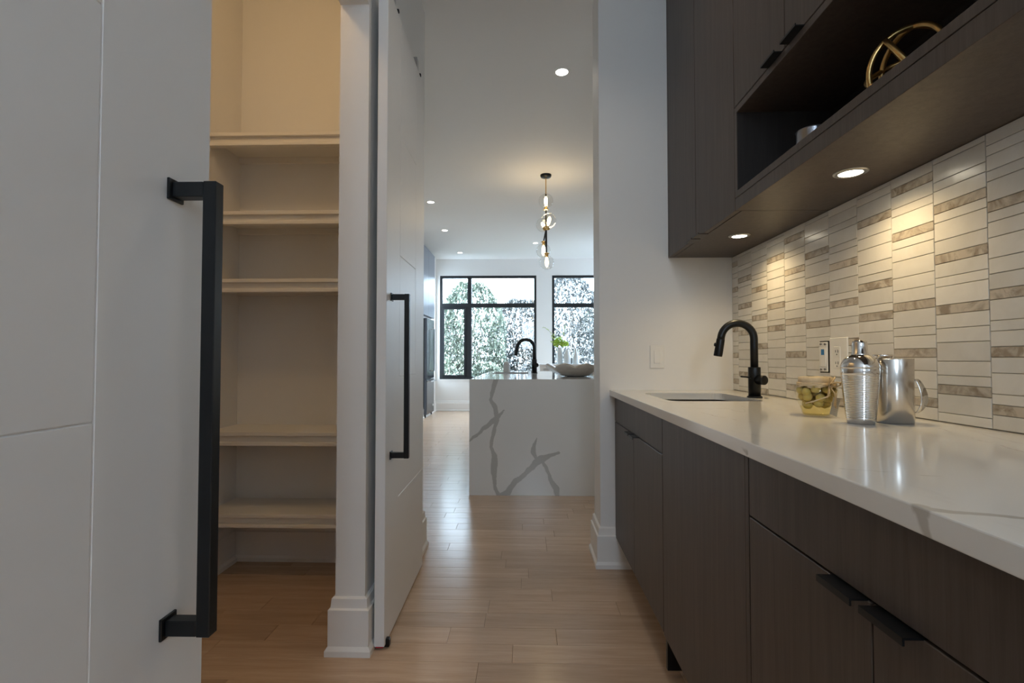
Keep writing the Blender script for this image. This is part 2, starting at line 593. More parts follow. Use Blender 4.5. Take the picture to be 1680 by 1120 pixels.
for x, y, L in rows_far:
    w = PW - 0.0006
    L -= 0.0006
    a = [bm.verts.new(p) for p in ((x, y, -0.011), (x + L, y, -0.011), (x + L, y + w, -0.011), (x, y + w, -0.011))]
    c = [bm.verts.new(p) for p in ((x + e, y + e, 0), (x + L - e, y + e, 0), (x + L - e, y + w - e, 0), (x + e, y + w - e, 0))]
    for i in range(4): bm.faces.new((a[i], a[(i + 1) % 4], c[(i + 1) % 4], c[i]))
    bm.faces.new(c)
fp = mesh_obj('plank_rows', bm, OAK, floor)
fp['kind'] = 'stuff'

# windows of the far wall
def window(n, x0, x1, z0, z1, split, sash):
    w = empty('window_%d' % n)
    w['kind'] = 'structure'
    ya, yb = FAR + 0.02, FAR + 0.10
    def bar(nm, *a): return mesh_obj(nm, bx(*a, bev=0.004), FRAMEM, w)
    t = 0.05
    bar('frame_bar', x0, x0 + t, ya, yb, z0, z1)
    bar('frame_bar', x1 - t, x1, ya, yb, z0, z1)
    bar('frame_bar', x0 + t, x1 - t, ya, yb, z1 - t, z1)
    bar('frame_bar', x0 + t, x1 - t, ya, yb, z0, z0 + t)
    zt0, zt1 = 2.115, 2.20
    bar('transom', x0 + t, x1 - t, ya, yb, zt0, zt1)
    m0, m1 = split
    bar('mullion', m0, m1, ya, yb, zt1, z1 - t)
    bar('mullion', m0 - 0.03, m1, ya, yb, z0 + t, zt0)
    for a, b, c, d in ((x0 + t, m0, zt1, z1 - t), (m1, x1 - t, zt1, z1 - t), (m1, x1 - t, z0 + t, zt0), (x0 + t, m0 - 0.03, z0 + t, zt0)):
        mesh_obj('pane', bx(a, b, ya + 0.035, ya + 0.041, c, d), WGLASS, w)
    if sash:
        s0, s1, q0, q1, k = x0 + t, m0 - 0.03, z0 + t, zt0, 0.038
        bm = bmesh.new()
        box(bm, s0, s0 + k, ya - 0.012, ya + 0.03, q0, q1)
        box(bm, s1 - k, s1, ya - 0.012, ya + 0.03, q0, q1)
        box(bm, s0 + k, s1 - k, ya - 0.012, ya + 0.03, q1 - k, q1)
        box(bm, s0 + k, s1 - k, ya - 0.012, ya + 0.03, q0, q0 + k)
        mesh_obj('sash', bm, FRAMEM, w)
        h = tube(bmesh.new(), [((s0 + s1) / 2 - 0.06, ya - 0.02, q0 + 0.02), ((s0 + s1) / 2, ya - 0.035, q0 + 0.03), ((s0 + s1) / 2 + 0.07, ya - 0.03, q0 + 0.018)], 0.009, 8)
        mesh_obj('crank_handle', h, FRAMEM, w, True)
    # white reveal lining and sill
    bm = bmesh.new()
    box(bm, x0 - 0.012, x1 + 0.012, FAR - 0.012, FAR + 0.02, z0 - 0.02, z0)
    mesh_obj('sill', bm, TRIMP, w)
    return w
window(1, *WIN[0], (-1.19, -1.105), True)
window(2, *WIN[1], (1.87, 1.955), False)
w3 = empty('window_3')
w3['kind'] = 'structure'
for a in ((9.74, 9.78, 0.66, 2.68), (10.08, 10.12, 0.66, 2.68), (9.78, 10.08, 0.66, 0.70), (9.78, 10.08, 2.64, 2.68)):
    mesh_obj('frame_bar', bx(KL - 0.10, KL - 0.05, *a), TRIMP, w3)
mesh_obj('pane', bx(KL - 0.08, KL - 0.075, 9.78, 10.08, 0.70, 2.64), WGLASS, w3)
w4 = empty('window_4')  # frame of the added daylight window, out of view
w4['kind'] = 'structure'
for a in ((SIDEWIN[0], SIDEWIN[0] + .05, .65, 2.77), (SIDEWIN[1] - .05, SIDEWIN[1], .65, 2.77), (SIDEWIN[0] + .05, SIDEWIN[1] - .05, .65, .70), (SIDEWIN[0] + .05, SIDEWIN[1] - .05, 2.72, 2.77), (8.87, 8.93, .70, 2.72)):
    mesh_obj('frame_bar', bx(KR + 0.03, KR + 0.10, *a), FRAMEM, w4)
w5 = empty('window_5')
w5['kind'] = 'structure'
BW = BACKWIN
for a in ((BW[0], BW[0] + .05, BW[2], BW[3]), (BW[1] - .05, BW[1], BW[2], BW[3]), (BW[0] + .05, BW[1] - .05, BW[2], BW[2] + .05), (BW[0] + .05, BW[1] - .05, BW[3] - .05, BW[3])):
    mesh_obj('frame_bar', bx(a[0], a[1], BACKY - 0.10, BACKY - 0.03, a[2], a[3]), FRAMEM, w5)

# ---------------------------------------------------------------- outside
m, nt, p = new_mat('lawn')
setp(p, (0.16, 0.20, 0.11), 0.9)
nt.links.new(mix_color(nt, noise(nt, coords(nt), 3, 6), (0.05, 0.06, 0.045), (0.085, 0.10, 0.07)), p.inputs['Base Color'])
struct('ground', bx(-30, 30, FAR + 0.31, 40, -0.3, -0.1), m)

def leaf_mat(name, c0, c1, glint):
    m, nt, p = new_mat(name)
    n = noise(nt, coords(nt), 2.6, 5, 0.7)
    c = mix_color(nt, ramp(nt, n, [(0.35, 0.0), (0.62, 1.0)]), c0, c1)
    n2 = noise(nt, coords(nt), 11, 3)
    c = mix_color(nt, ramp(nt, n2, [(0.55, 0.0), (0.62, 1.0)]), c, glint)  # pale flecks put sun sparkle into the leaf colour
    nt.links.new(c, p.inputs['Base Color'])
    setp(p, None, 0.45, 0, 0.35)
    return m
LEAFS = [leaf_mat('silvery_leaves', (0.11, 0.12, 0.13), (0.26, 0.27, 0.265), (0.60, 0.60, 0.58)),
         leaf_mat('green_leaves', (0.10, 0.125, 0.10), (0.22, 0.265, 0.205), (0.52, 0.55, 0.49)),
         leaf_mat('reddish_leaves', (0.10, 0.08, 0.08), (0.22, 0.17, 0.155), (0.42, 0.37, 0.34))]
BARK = plain('bark', (0.22, 0.19, 0.17), 0.9, tex=0.3)

def shrub(x, y, h, w, n, mat, rng, label, slim=False):
    t = empty('shrub', label, 'shrub', (x, y, -0.1))
    bm = bmesh.new()
    for k in range(n):
        u = rng.random()
        z = h * (u ** 1.12)
        q = 1.0 if z < h * 0.66 else max(0.0, (1 - (z / h - 0.66) / 0.35)) ** 0.6
        a = rng.uniform(0, 2 * PI)
        c = Vector((w * 0.47 * (0.2 + 0.8 * q) * (rng.uniform(-1, 1) if z < h * 0.7 else math.sin(round(rng.uniform(-1.4, 1.4) * 4) / 4 + rng.gauss(0, 0.06))), w * 0.225 * rng.uniform(-1, 1) * (0.3 + 0.7 * q), z))
        s = rng.uniform(0.028, 0.070)
        M = Matrix.Rotation(rng.uniform(0, 2 * PI), 3, 'Z') @ Matrix.Rotation(rng.uniform(-1.2, 1.2), 3, 'X')
        vs = [bm.verts.new(c + M @ Vector(q2)) for q2 in ((-s * 0.5, 0, 0), (0, -s * 1.2, s * 0.15), (s * 0.5, 0, 0), (0, s * 1.2, -s * 0.15))]
        bm.faces.new(vs)
    f = mesh_obj('foliage', bm, mat, t)
    f['kind'] = 'stuff'
    bm = bmesh.new()
    for k in range(9):
        a = rng.uniform(0, 2 * PI)
        r1 = w * 0.36 * rng.random()
        p0 = Vector((0.12 * math.cos(a), 0.12 * math.sin(a), 0))
        p2 = Vector((r1 * math.cos(a), r1 * math.sin(a) * .7, h * rng.uniform(0.6, 0.97)))
        pm = (p0 + p2) / 2 + Vector((rng.uniform(-.15, .15), rng.uniform(-.15, .15), 0))
        tube(bm, [p0, pm, p2], [0.025, 0.016, 0.006], 6)
    mesh_obj('stem', bm, BARK, t)
    return t
rng = random.Random(5)
SHR = [(-4.35, 3.5, 0), (-2.95, 3.05, 2), (-1.55, 3.35, 1), (-0.15, 3.0, 0), (1.25, 3.5, 0), (2.65, 3.15, 1), (4.05, 3.4, 0)]
SHL = ['tall silvery hedge shrub at the far end of the garden hedge beside the kitchen', 'reddish-leaved hedge shrub seen through the narrow casement window', 'bushy green hedge shrub seen behind the thick window mullion',
       'pale silvery hedge shrub seen straight behind the island faucet', 'tallest silvery hedge shrub seen between the two black windows', 'leafy green hedge shrub seen behind the white vases', 'silvery hedge shrub past the vases, at the second window']
for (x, h, k), lb in zip(SHR, SHL):
    shrub(x, 14.35 + 1.15 * (SHR.index((x, h, k)) % 2), h, 2.15, 15000, LEAFS[k], rng, lb)['group'] = 'garden hedge'
LOW = [(-2.3, 13.3, 1.2, 1.1, 1, 'low green bush at the foot of the reddish hedge shrub'), (-1.05, 13.3, 1.05, 1.1, 1, 'low green bush in front of the hedge, beside the island'), (0.3, 13.3, 1.1, 1.2, 0, 'low silvery bush in front of the hedge, behind the faucet'), (1.7, 13.3, 1.2, 1.3, 0, 'low silvery bush behind the white sideboard')]
for x, y, h, w, k, lb in LOW:
    shrub(x, y, h, w, 2600, LEAFS[k], rng, lb)['group'] = 'low bushes'

# ---------------------------------------------------------------- sliding pantry doors
def barn_door(label, y_edge, x_face, sgn, rotz, far):
    """leaf 38 mm thick; local y runs from the handle edge; the face is at local x = 0"""
    d = empty('sliding_door', label, 'door', (x_face, y_edge, 0), rotz, 'sliding pantry doors')
    Wd, Z0, Z1 = 0.745, 0.012, 2.51
    def Y(a, b): return (min(sgn * a, sgn * b), max(sgn * a, sgn * b))
    y0, y1 = Y(0, Wd)
    leaf = mesh_obj('leaf', bx(-0.038, 0, y0, y1, Z0, Z1, bev=0.0015), DOORP)
    g, dp = 0.0025, 0.0022
    def vgroove(a, b, axis, at):
        bm = bmesh.new()
        if axis == 'Z':          # vertical groove at local y = at
            pr = [(-dp, sgn * at), (0.002, sgn * at - g * 1.4), (0.002, sgn * at + g * 1.4)]
            lo = [bm.verts.new((x, y, a)) for x, y in pr]
            hi = [bm.verts.new((x, y, b)) for x, y in pr]
        else:
            pr = [(-dp, at), (0.002, at - g * 1.4), (0.002, at + g * 1.4)]
            q0, q1 = Y(a, b)
            lo = [bm.verts.new((x, q0, z)) for x, z in pr]
            hi = [bm.verts.new((x, q1, z)) for x, z in pr]
        bm.faces.new(lo); bm.faces.new(hi[::-1])
        for i in range(3): bm.faces.new((lo[i], lo[(i + 1) % 3], hi[(i + 1) % 3], hi[i]))
        bmesh.ops.recalc_face_normals(bm, faces=bm.faces[:])
        return bm
    v1, v2 = 0.212, 0.535
    cut(leaf, [vgroove(-0.1, 2.6, 'Z', v1) if not far else vgroove(1.004, 2.6, 'Z', v1),
               vgroove(1.004, 2.6, 'Z', v2),
               vgroove(v1, v2, 'Y', 1.004), vgroove(v1, v2, 'Y', 1.51), vgroove(v1, v2, 'Y', 2.02), vgroove(v1 - 0.01, 0.8, 'Y', 0.51)])
    leaf.parent = d
    # bar handle on square plates
    hy = 0.082 if not far else 0.076
    s = 0.0195
    xb = 0.058 if not far else 0.062
    zt, zb = (1.331, 0.692) if far else (1.337, 0.686)
    hd = empty('handle', loc=(0, 0, 0))
    hd.parent = d
    hy0 = sgn * hy
    mesh_obj('grip', bx(xb - s / 2, xb + s / 2, hy0 - s / 2, hy0 + s / 2, zb, zt, bev=0.0012), BLACK, hd)
    for zc in (zt - 0.012, zb + 0.012):
        mesh_obj('arm', bx(0.004, xb - s / 2, hy0 - s / 2, hy0 + s / 2, zc - 0.011, zc + 0.011, bev=0.001), BLACK, hd)
        mesh_obj('mount_plate', bx(0.0, 0.004, hy0 - 0.016, hy0 + 0.016, zc - 0.0155, zc + 0.0155, bev=0.0008), BLACK, hd)
    # floor guide, seal and hanger
    gb = bx(-0.012, 0.014, sgn * 0.03 - 0.012, sgn * 0.03 + 0.012, 0.0, 0.030, bev=0.003)
    mesh_obj('floor_guide', gb, BLACK, d)
    mesh_obj('seal_strip', bx(-0.032, -0.006, *Y(0.001, 0.012), Z0 - 0.004, Z0 + 0.001), plain('red_felt', (0.45, 0.03, 0.04), 0.9, tex=0.1), d)
    for a in (0.13, 0.60):
        hb = bx(-0.030, -0.008, *Y(a - 0.02, a + 0.02), Z1 - 0.02, Z1 + 0.075, bev=0.002)
        h = mesh_obj('roller_hanger', hb, BRUSH, d)
        mesh_obj('bolt', lathe(bmesh.new(), [(0.009, 0), (0.009, 0.008), (0.006, 0.010)], 10, (-0.008, sgn * (a + 0.035), Z1 + 0.012), 'X'), BLACK, h)
    return d
barn_door('white grooved sliding door with black bar handle, reaching the edge of the picture, handle before the pantry shelves', 0.795, -0.515, -1, R(0.4), False)
barn_door('white grooved sliding door slid open past the pantry jamb', 1.864, -0.523, 1, R(0.9), True)

# ---------------------------------------------------------------- pantry shelves
SY = 2.392
for k, (zt, lb) in enumerate([(0.329, 'lowest white pantry shelf, just above the dark floor'), (0.722, 'second white pantry shelf from the floor'), (1.467, 'white pantry shelf at middle height with a wide gap below'), (1.800, 'second white pantry shelf from the top'), (2.190, 'topmost white pantry shelf under the warm light')]):
    sh = empty('pantry_shelf', lb, 'shelf', (-1.12, 2.53, zt), 0, 'pantry shelves')
    x0, x1 = -1.56 + 1.12, XP + 1.12
    y0, y1 = SY - 2.53, 2.673 - 2.53
    mesh_obj('board', bx(x0, x1, y0, y1, -0.018, 0, bev=0.0015), SHELFP, sh)
    mesh_obj('apron', bx(x0, x1, y0 + 0.017, y0 + 0.032, -0.066, -0.0185), SHELFP, sh)
    mesh_obj('lip_moulding', bx(x0, x1, y0 - 0.001, y0 + 0.0175, -0.066, -0.049, bev=0.002), SHELFP, sh)
    mesh_obj('cleat', bx(x0, x1, y1 - 0.018, y1, -0.05, -0.0185), SHELFP, sh)

# ---------------------------------------------------------------- base cabinets
XD = 0.465       # door faces
ZB, ZC = 0.157, 0.884
def tab_pull(parent, xf, yc, L, z, up=True, mat=BLACK, depth=0.024, inn=0.018):
    bm = bmesh.new()
    t = 0.0028
    zz = (z, z + t) if up else (z - t, z)
    box(bm, xf - depth, xf + inn, yc - L / 2, yc + L / 2, zz[0], zz[1])
    if up: box(bm, xf - depth, xf - depth + t, yc - L / 2, yc + L / 2, z - 0.007, z)
    else: box(bm, xf - depth, xf - depth + t, yc - L / 2, yc + L / 2, z, z + 0.004)
    return mesh_obj('tab_pull', bm, mat, parent)

def base_unit(name, label, y0, y1, pulls=True, kick=True, kick_y=None):
    c = empty(name, label, 'cabinet', (XD + 0.3, (y0 + y1) / 2, 0))
    ox, oy = XD + 0.3, (y0 + y1) / 2
    def P(nm, a, mat, parent=None, bev=0.0):
        return mesh_obj(nm, bx(a[0] - ox, a[1] - ox, a[2] - oy, a[3] - oy, a[4], a[5], bev=bev), mat, parent or c)
    bm = bmesh.new()
    box(bm, XD + 0.021 - ox, XR - ox, y0 - oy, y1 - oy, ZB, ZB + 0.018)
    box(bm, XD + 0.021 - ox, XR - ox, y0 - oy, y0 + 0.016 - oy, ZB, ZC)
    box(bm, XD + 0.021 - ox, XR - ox, y1 - 0.016 - oy, y1 - oy, ZB, ZC)
    box(bm, XR - 0.01 - ox, XR - ox, y0 + 0.016 - oy, y1 - 0.016 - oy, ZB + 0.018, ZC)
    box(bm, XD + 0.021 - ox, XD + 0.034 - ox, y0 + 0.016 - oy, y1 - 0.016 - oy, ZB + 0.018, ZC - 0.03)
    mesh_obj('carcass', bm, DARKIN, c)
    zs = 0.752
    P('drawer_front', (XD, XD + 0.0205, y0 + 0.0015, y1 - 0.0015, zs + 0.003, ZC - 0.002), DARKW, None, 0.0012)
    ym = (y0 + y1) / 2
    for a, b, s in ((ym + 0.0015, y1 - 0.0015, 1), (y0 + 0.0015, ym - 0.0015, -1)):
        d = P('door', (XD, XD + 0.0205, a, b, ZB, zs - 0.001), DARKW, None, 0.0012)
        if pulls:
            tab_pull(d, XD - ox, ym + s * (0.048) - oy, 0.078, zs - 0.0018)
    if kick:
        P('toe_kick', (XD + 0.110, XR - 0.02, y0 + 0.002, y1 - 0.002, 0.0, ZB - 0.001), BLACK)
    return c
skc = base_unit('sink_cabinet', 'dark oak base cabinet under the bar sink with two doors and paired tab pulls', 1.722, YE - 0.0045)
mesh_obj('kick_end', bx(0.478 - XD - 0.3, 0.60 - XD - 0.3, 1.7225 - (1.722 + YE - 0.0045) / 2, 1.740 - (1.722 + YE - 0.0045) / 2, 0.03, ZB - 0.001), BLACK, skc)
base_unit('base_cabinet', 'dark oak base cabinet nearest the camera, black tab pulls under its wide drawer front', 0.325, 1.062)
ap = empty('dishwasher', 'built-in dishwasher behind a plain dark oak panel without any handle', 'dishwasher', (0.77, 1.40, 0))
mesh_obj('front_panel', bx(XD - 0.77, XD + 0.021 - 0.77, 1.0805 - 1.4, 1.7185 - 1.4, ZB - 0.006, ZC - 0.002, bev=0.0012), DARKW, ap)
mesh_obj('machine_body', bx(XD + 0.022 - 0.77, XR - 0.02 - 0.77, 1.09 - 1.4, 1.71 - 1.4, ZB + 0.01, ZC - 0.004), plain('dark_plastic', (0.02, 0.02, 0.022), 0.5, tex=0.1), ap)
bm = bmesh.new()
for yy in (1.12, 1.68):
    for xx in (0.60, 1.0):
        lathe(bm, [(0.02, 0), (0.02, 0.01), (0.01, 0.015), (0.01, ZB + 0.012)], 12, (xx - 0.77, yy - 1.4, 0))
mesh_obj('levelling_foot', bm, BLACK, ap)['kind'] = 'stuff'
mesh_obj('filler_strip', bx(XD - 0.77, XD + 0.021 - 0.77, 1.0635 - 1.4, 1.079 - 1.4, ZB, ZC - 0.002), DARKW, ap)

# countertop with a cut-out, sink below it
SX0, SX1, SY0, SY1 = 0.557, 0.925, 1.945, 2.392
def rbox(x0, x1, y0, y1, z0, z1, r, seg=6):
    bm = bmesh.new()
    pts = []
    for cx, cy, a0 in ((x1 - r, y1 - r, 0), (x0 + r, y1 - r, 90), (x0 + r, y0 + r, 180), (x1 - r, y0 + r, 270)):
        for i in range(seg + 1):
            a = R(a0 + 90 * i / seg)
            pts.append((cx + r * math.cos(a), cy + r * math.sin(a)))
    lo = [bm.verts.new((x, y, z0)) for x, y in pts]
    hi = [bm.verts.new((x, y, z1)) for x, y in pts]
    n = len(pts)
    for i in range(n): bm.faces.new((lo[i], lo[(i + 1) % n], hi[(i + 1) % n], hi[i]))
    bm.faces.new(lo[::-1]); bm.faces.new(hi)
    bmesh.ops.recalc_face_normals(bm, faces=bm.faces[:])
    return bm
ct = mesh_obj('countertop', bx(0.439, XR, 0.30, YE, ZC + 0.0005, 0.915, bev=0.002, seg=2), QCOUNTER)
tag(ct, 'long white quartz countertop with faint grey veins over the dark base cabinets', 'countertop')
cut(ct, [rbox(SX0, SX1, SY0, SY1, 0.8, 1.0, 0.045)])
def open_basin(x0, x1, y0, y1, zt, zb, r, flange=0.012):
    bm = bmesh.new()
    def ringpts(d, rr):
        pts = []
        for cx, cy, a0 in ((x1 + d - rr, y1 + d - rr, 0), (x0 - d + rr, y1 + d - rr, 90), (x0 - d + rr, y0 - d + rr, 180), (x1 + d - rr, y0 - d + rr, 270)):
            for i in range(7):
                a = R(a0 + 15 * i)
                pts.append((cx + rr * math.cos(a), cy + rr * math.sin(a)))
        return pts
    rows = []
    for d, rr, z in ((flange, r, zt), (0.003, r, zt), (0.002, r, zb + 0.03), (-0.015, r, zb + 0.006), (-0.06, r * .6, zb), (-0.062, r * .6, zb - 0.003), (-0.012, r, zb + 0.003), (0.005, r, zb + 0.028), (0.006, r, zt - 0.003), (flange, r, zt - 0.003)):
        rows.append([bm.verts.new((x, y, z)) for x, y in ringpts(d, rr)])
    n = len(rows[0])
    for a, b in zip(rows, rows[1:] + rows[:1]):
        if a is rows[4]: continue
        for i in range(n): bm.faces.new((a[i], a[(i + 1) % n], b[(i + 1) % n], b[i]))
    bm.faces.new(rows[4]); bm.faces.new(rows[5])
    return bm
sk = mesh_obj('bar_sink', open_basin(SX0, SX1, SY0, SY1, ZC, 0.70, 0.045), SINKM, None, True)
tag(sk, 'undermount steel bar sink set in the long white countertop', 'sink')
mesh_obj('drain', lathe(bmesh.new(), [(0.045, 0), (0.045, 0.004), (0.03, 0.002), (0, 0.001)], 24, ((SX0 + SX1) / 2, (SY0 + SY1) / 2, 0.7005)), STEEL, sk)

# ---------------------------------------------------------------- backsplash tiles
U = 0.02403
NSEQ = [2, 1, 2, 'g', 1.5, 1, 2, 'g', 1, 1.5, 2, 1.5, 1.5, 'g', 2, 1, 1.5, 'g', 1.5, 2, 1, 'g', 1.5, 1, 2, 'g', 1, 1.5, 2, 1.5, 1.5, 'g', 2, 1, 1.5, 'g', 1.5, 2, 1, 'g']
NTOP = 1.575 + (2 + 1 + 2) * U            # so that the first grey of the pattern starts at z = 1.575
RSEQ = ['g', 1.5, 1, 2, 'g', 1.5, 2, 1, 1.5, 'g', 1, 2, 1.5, 'g', 1.5, 1, 2, 'g', 1.5, 1.5, 2, 1.5, 1, 'g', 2, 1, 'g', 1.5, 1.5, 2, 1.5, 1, 'g', 2, 1]
RTOP = 1.457 + U + 1.5 * U + U + 2 * U + 1.5 * U + U + 2 * U + U + 1.5 * U + U   # first aligned grey bottom at 1.457
TX1 = XR - 0.0035
TX0 = TX1 - 0.0075
bs = mesh_obj('backsplash', bx(TX1 - 0.003, XR, 0.39, YE, 0.9155, 1.606), GROUT)
tag(bs, 'marble strip tile backsplash between countertop and dark wall cabinets', 'backsplash')
TM = {}
def tile_mesh(w, h, mat):
    key = (round(w, 4), round(h, 4), mat.name)
    if key not in TM:
        bm = bx(TX0 - TX1, 0, 0, w, 0, h)
        me = bpy.data.meshes.new('tile')
        es = [e for e in bm.edges if all(abs(v.co.x - (TX0 - TX1)) < 1e-6 for v in e.verts)]
        bmesh.ops.bevel(bm, geom=es, offset=0.0009, segments=1, affect='EDGES')
        bmesh.ops.recalc_face_normals(bm, faces=bm.faces[:])
        bm.to_mesh(me); bm.free()
        me.materials.append(mat)
        TM[key] = me
    return TM[key]
trng = random.Random(3)
ZT0, ZT1 = 0.917, 1.6045
def column(y0, y1, kind):
    if kind in 'NQK': seq, top = NSEQ, NTOP
    else: seq, top = RSEQ, RTOP
    if kind in 'QP': top += 12.65 * U
    z = top
    i = 0
    while z > ZT0 + 0.004:
        s = seq[i % len(seq)]
        i += 1
        u = 1 if s == 'g' else s
        a, b = z - u * U, z
        if s == 'g' and ((kind == 'K' and b > 1.55) or (kind == 'Q' and b > 1.50)): s = 1
        z = a
        a2, b2 = max(a, ZT0), min(b, ZT1)
        if b2 - a2 < 0.005: continue
        g = 0.0008
        h = b2 - a2 - 2 * g
        w = y1 - y0 - 2 * g
        o = link('tile', tile_mesh(w, h, TGREY if s == 'g' else TWHITE), bs, (TX1 + trng.uniform(-0.0004, 0.0), y0 + g, a2 + g))
# sheet pattern of each column, away from the camera: N, its flip R, and both shifted by one sheet (Q, P)
edges = [1.187 + 0.152 * k for k in range(-5, 10)] + [YE - 0.001]
names = ['R', 'N', 'Q', 'P', 'K', 'R', 'N', 'P', 'Q', 'R', 'N', 'P', 'Q', 'R', 'N']
for k in range(len(edges) - 1):
    column(edges[k], edges[k + 1], names[k])

# outlet and device on the tiles
po = empty('outlet_plate', 'white outlet plate on the marble tiles behind the cocktail shaker', 'outlet', (TX0, 1.743, 1.084))
mesh_obj('plate', bx(-0.0055, 0, -0.049, 0.049, -0.066, 0.067, bev=0.002), PLASTIC, po)
mesh_obj('receptacle', bx(-0.0075, -0.005, -0.014, 0.022, -0.036, 0.036, bev=0.001), PLASTIC, po)
bm = bmesh.new()
for zz in (-0.02, 0.02):
    box(bm, -0.0078, -0.0072, -0.004, -0.001, zz - 0.005, zz + 0.005)
    box(bm, -0.0078, -0.0072, 0.009, 0.012, zz - 0.004, zz + 0.004)
    lathe(bm, [(0.0025, 0), (0.0025, 0.0006)], 8, (-0.0078, 0.004, zz - 0.011), 'X')
mesh_obj('slot', bm, BLACK, po)['kind'] = 'stuff'
de = empty('switch_device', 'uncovered white wiring device with a blue sticker in a dark wall box', 'switch', (TX0, 1.828, 1.084))
mesh_obj('box_opening_shade', bx(-0.0012, 0, -0.036, 0.028, -0.056, 0.058), plain('opening_shade_black', (0.006, 0.006, 0.006), 0.8, tex=0.1), de)  # flat black plate paints the shade inside the box opening
mesh_obj('body', bx(-0.006, -0.001, -0.024, 0.027, -0.052, 0.054, bev=0.002), PLASTIC, de)
mesh_obj('rocker', bx(-0.008, -0.005, -0.017, 0.019, -0.034, 0.034, bev=0.002), PLASTIC, de)
mesh_obj('sticker', bx(-0.0084, -0.0078, -0.009, 0.009, 0.008, 0.028), plain('blue_sticker', (0.02, 0.20, 0.50), 0.4, tex=0.03), de)
bm = bmesh.new()
for yy, zz in ((-0.012, 0.046), (0.014, 0.047), (-0.01, -0.044), (0.014, -0.045)):
    lathe(bm, [(0.004, 0), (0.004, 0.002), (0.002, 0.0026)], 10, (-0.0082, yy, zz), 'X')
    box(bm, -0.0066, -0.0058, yy - 0.008, yy + 0.008, zz - 0.0015, zz + 0.0015)
mesh_obj('screw', bm, SINKM, de)['kind'] = 'stuff'

sw = empty('light_switch', 'white rocker light switch on the white return wall above the countertop', 'switch', (0.686, YE, 1.087))
mesh_obj('plate', bx(-0.0365, 0.0365, -0.006, 0, -0.060, 0.060, bev=0.002), PLASTIC, sw)
rk = bx(-0.0165, 0.0165, -0.011, -0.005, -0.034, 0.034, bev=0.001)
for v in rk.verts:
    if v.co.y < -0.008: v.co.y += 0.004 * (v.co.z + 0.034) / 0.068
mesh_obj('rocker', rk, PLASTIC, sw)

# ---------------------------------------------------------------- wall cabinets
XU = 0.748
ZU, ZL = 1.605, 1.649
def wall_unit(name, label, y0, y1):
    return empty(name, label, 'cabinet', (0.92, (y0 + y1) / 2, ZU)), 0.92, (y0 + y1) / 2
# tall two-door unit at the return wall
c, ox, oy = wall_unit('wall_cabinet', 'tall dark oak wall cabinet with two full-height doors in the corner by the return wall', 1.790, YE - 0.003)
def PU(nm, a, mat, parent, bev=0.0):
    return mesh_obj(nm, bx(a[0] - ox, a[1] - ox, a[2] - oy, a[3] - oy, a[4] - ZU, a[5] - ZU, bev=bev), mat, parent)
PU('carcass', (XU + 0.0245, XR, 1.790, YE - 0.003, ZU, CEIL - 0.06), DARKW, c)
PU('filler_strip', (XU, XU + 0.022, 2.604, YE - 0.003, ZU, CEIL - 0.06), DARKW, c)
for a, b, s in ((2.1995, 2.602, 1), (1.7915, 2.1965, -1)):
    d = PU('door', (XU, XU + 0.021, a, b, ZU, CEIL - 0.062), DARKW, c, 0.0012)
    tab_pull(d, XU - ox, 2.198 + s * 0.046 - oy, 0.078, 0.0, False, plain('warm_lit_pull', (0.05, 0.035, 0.025), 0.35, 0.6, tex=0.05) if s == 1 else bpy.data.materials['warm_lit_pull'], 0.020, 0.022)  # brown of reflected under-cabinet light put into the pull colour
# open niche unit with doors above
def niche_unit(label, y0, y1):
    global c, ox, oy
    c, ox, oy = wall_unit('niche_cabinet', label, y0, y1)
    zn0, zn1 = 1.672, 1.950
    PU('bottom_panel', (XU, XR, y0, y1, ZU, ZL - 0.002), DARKW, c, 0.001)
    PU('niche_floor', (XU, XR, y0, y1, ZL, zn0), DARKW, c, 0.001)
    PU('niche_top', (XU, XR, y0, y1, zn1, 1.972), DARKW, c, 0.001)
    PU('side_panel', (XU + 0.002, XR, y1 - 0.019, y1, zn0, zn1), DARKIN, c)  # same oak as the fronts, niche shade put into its colour
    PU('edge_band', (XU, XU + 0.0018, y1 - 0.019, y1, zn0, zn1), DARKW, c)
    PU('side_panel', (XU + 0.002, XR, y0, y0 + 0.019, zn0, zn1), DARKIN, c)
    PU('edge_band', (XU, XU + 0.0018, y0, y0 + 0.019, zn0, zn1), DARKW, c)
    PU('back_panel', (XR - 0.012, XR, y0 + 0.019, y1 - 0.019, zn0, zn1), DARKIN, c)  # darkened to paint the shade at the back of the niche
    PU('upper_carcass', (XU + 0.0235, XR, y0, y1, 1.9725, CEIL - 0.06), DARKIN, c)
    ym = (y0 + y1) / 2
    return zn0, ym
ZN, _ = niche_unit('long dark oak wall cabinet with an open niche holding the gold ring ornament', 0.3885, 1.7885)
NU = c
for k in range(4):
    y1 = 1.7870 - 0.3500 * k
    d = PU('door', (XU, XU + 0.021, y1 - 0.347, y1, 1.9755, CEIL - 0.062), DARKW, c, 0.0012)
    yp = y1 - 0.347 + 0.057 if k % 2 == 0 else y1 - 0.057
    tab_pull(d, XU - ox, yp - oy, 0.082, 1.9755 - ZU, False)

def spot(name, loc, energy, color, size=120, blend=0.6, rad=0.03, rot=(0, 0, 0)):
    return light(name, 'SPOT', loc, energy, color, rot, spot_size=R(size), spot_blend=blend, shadow_soft_size=rad)

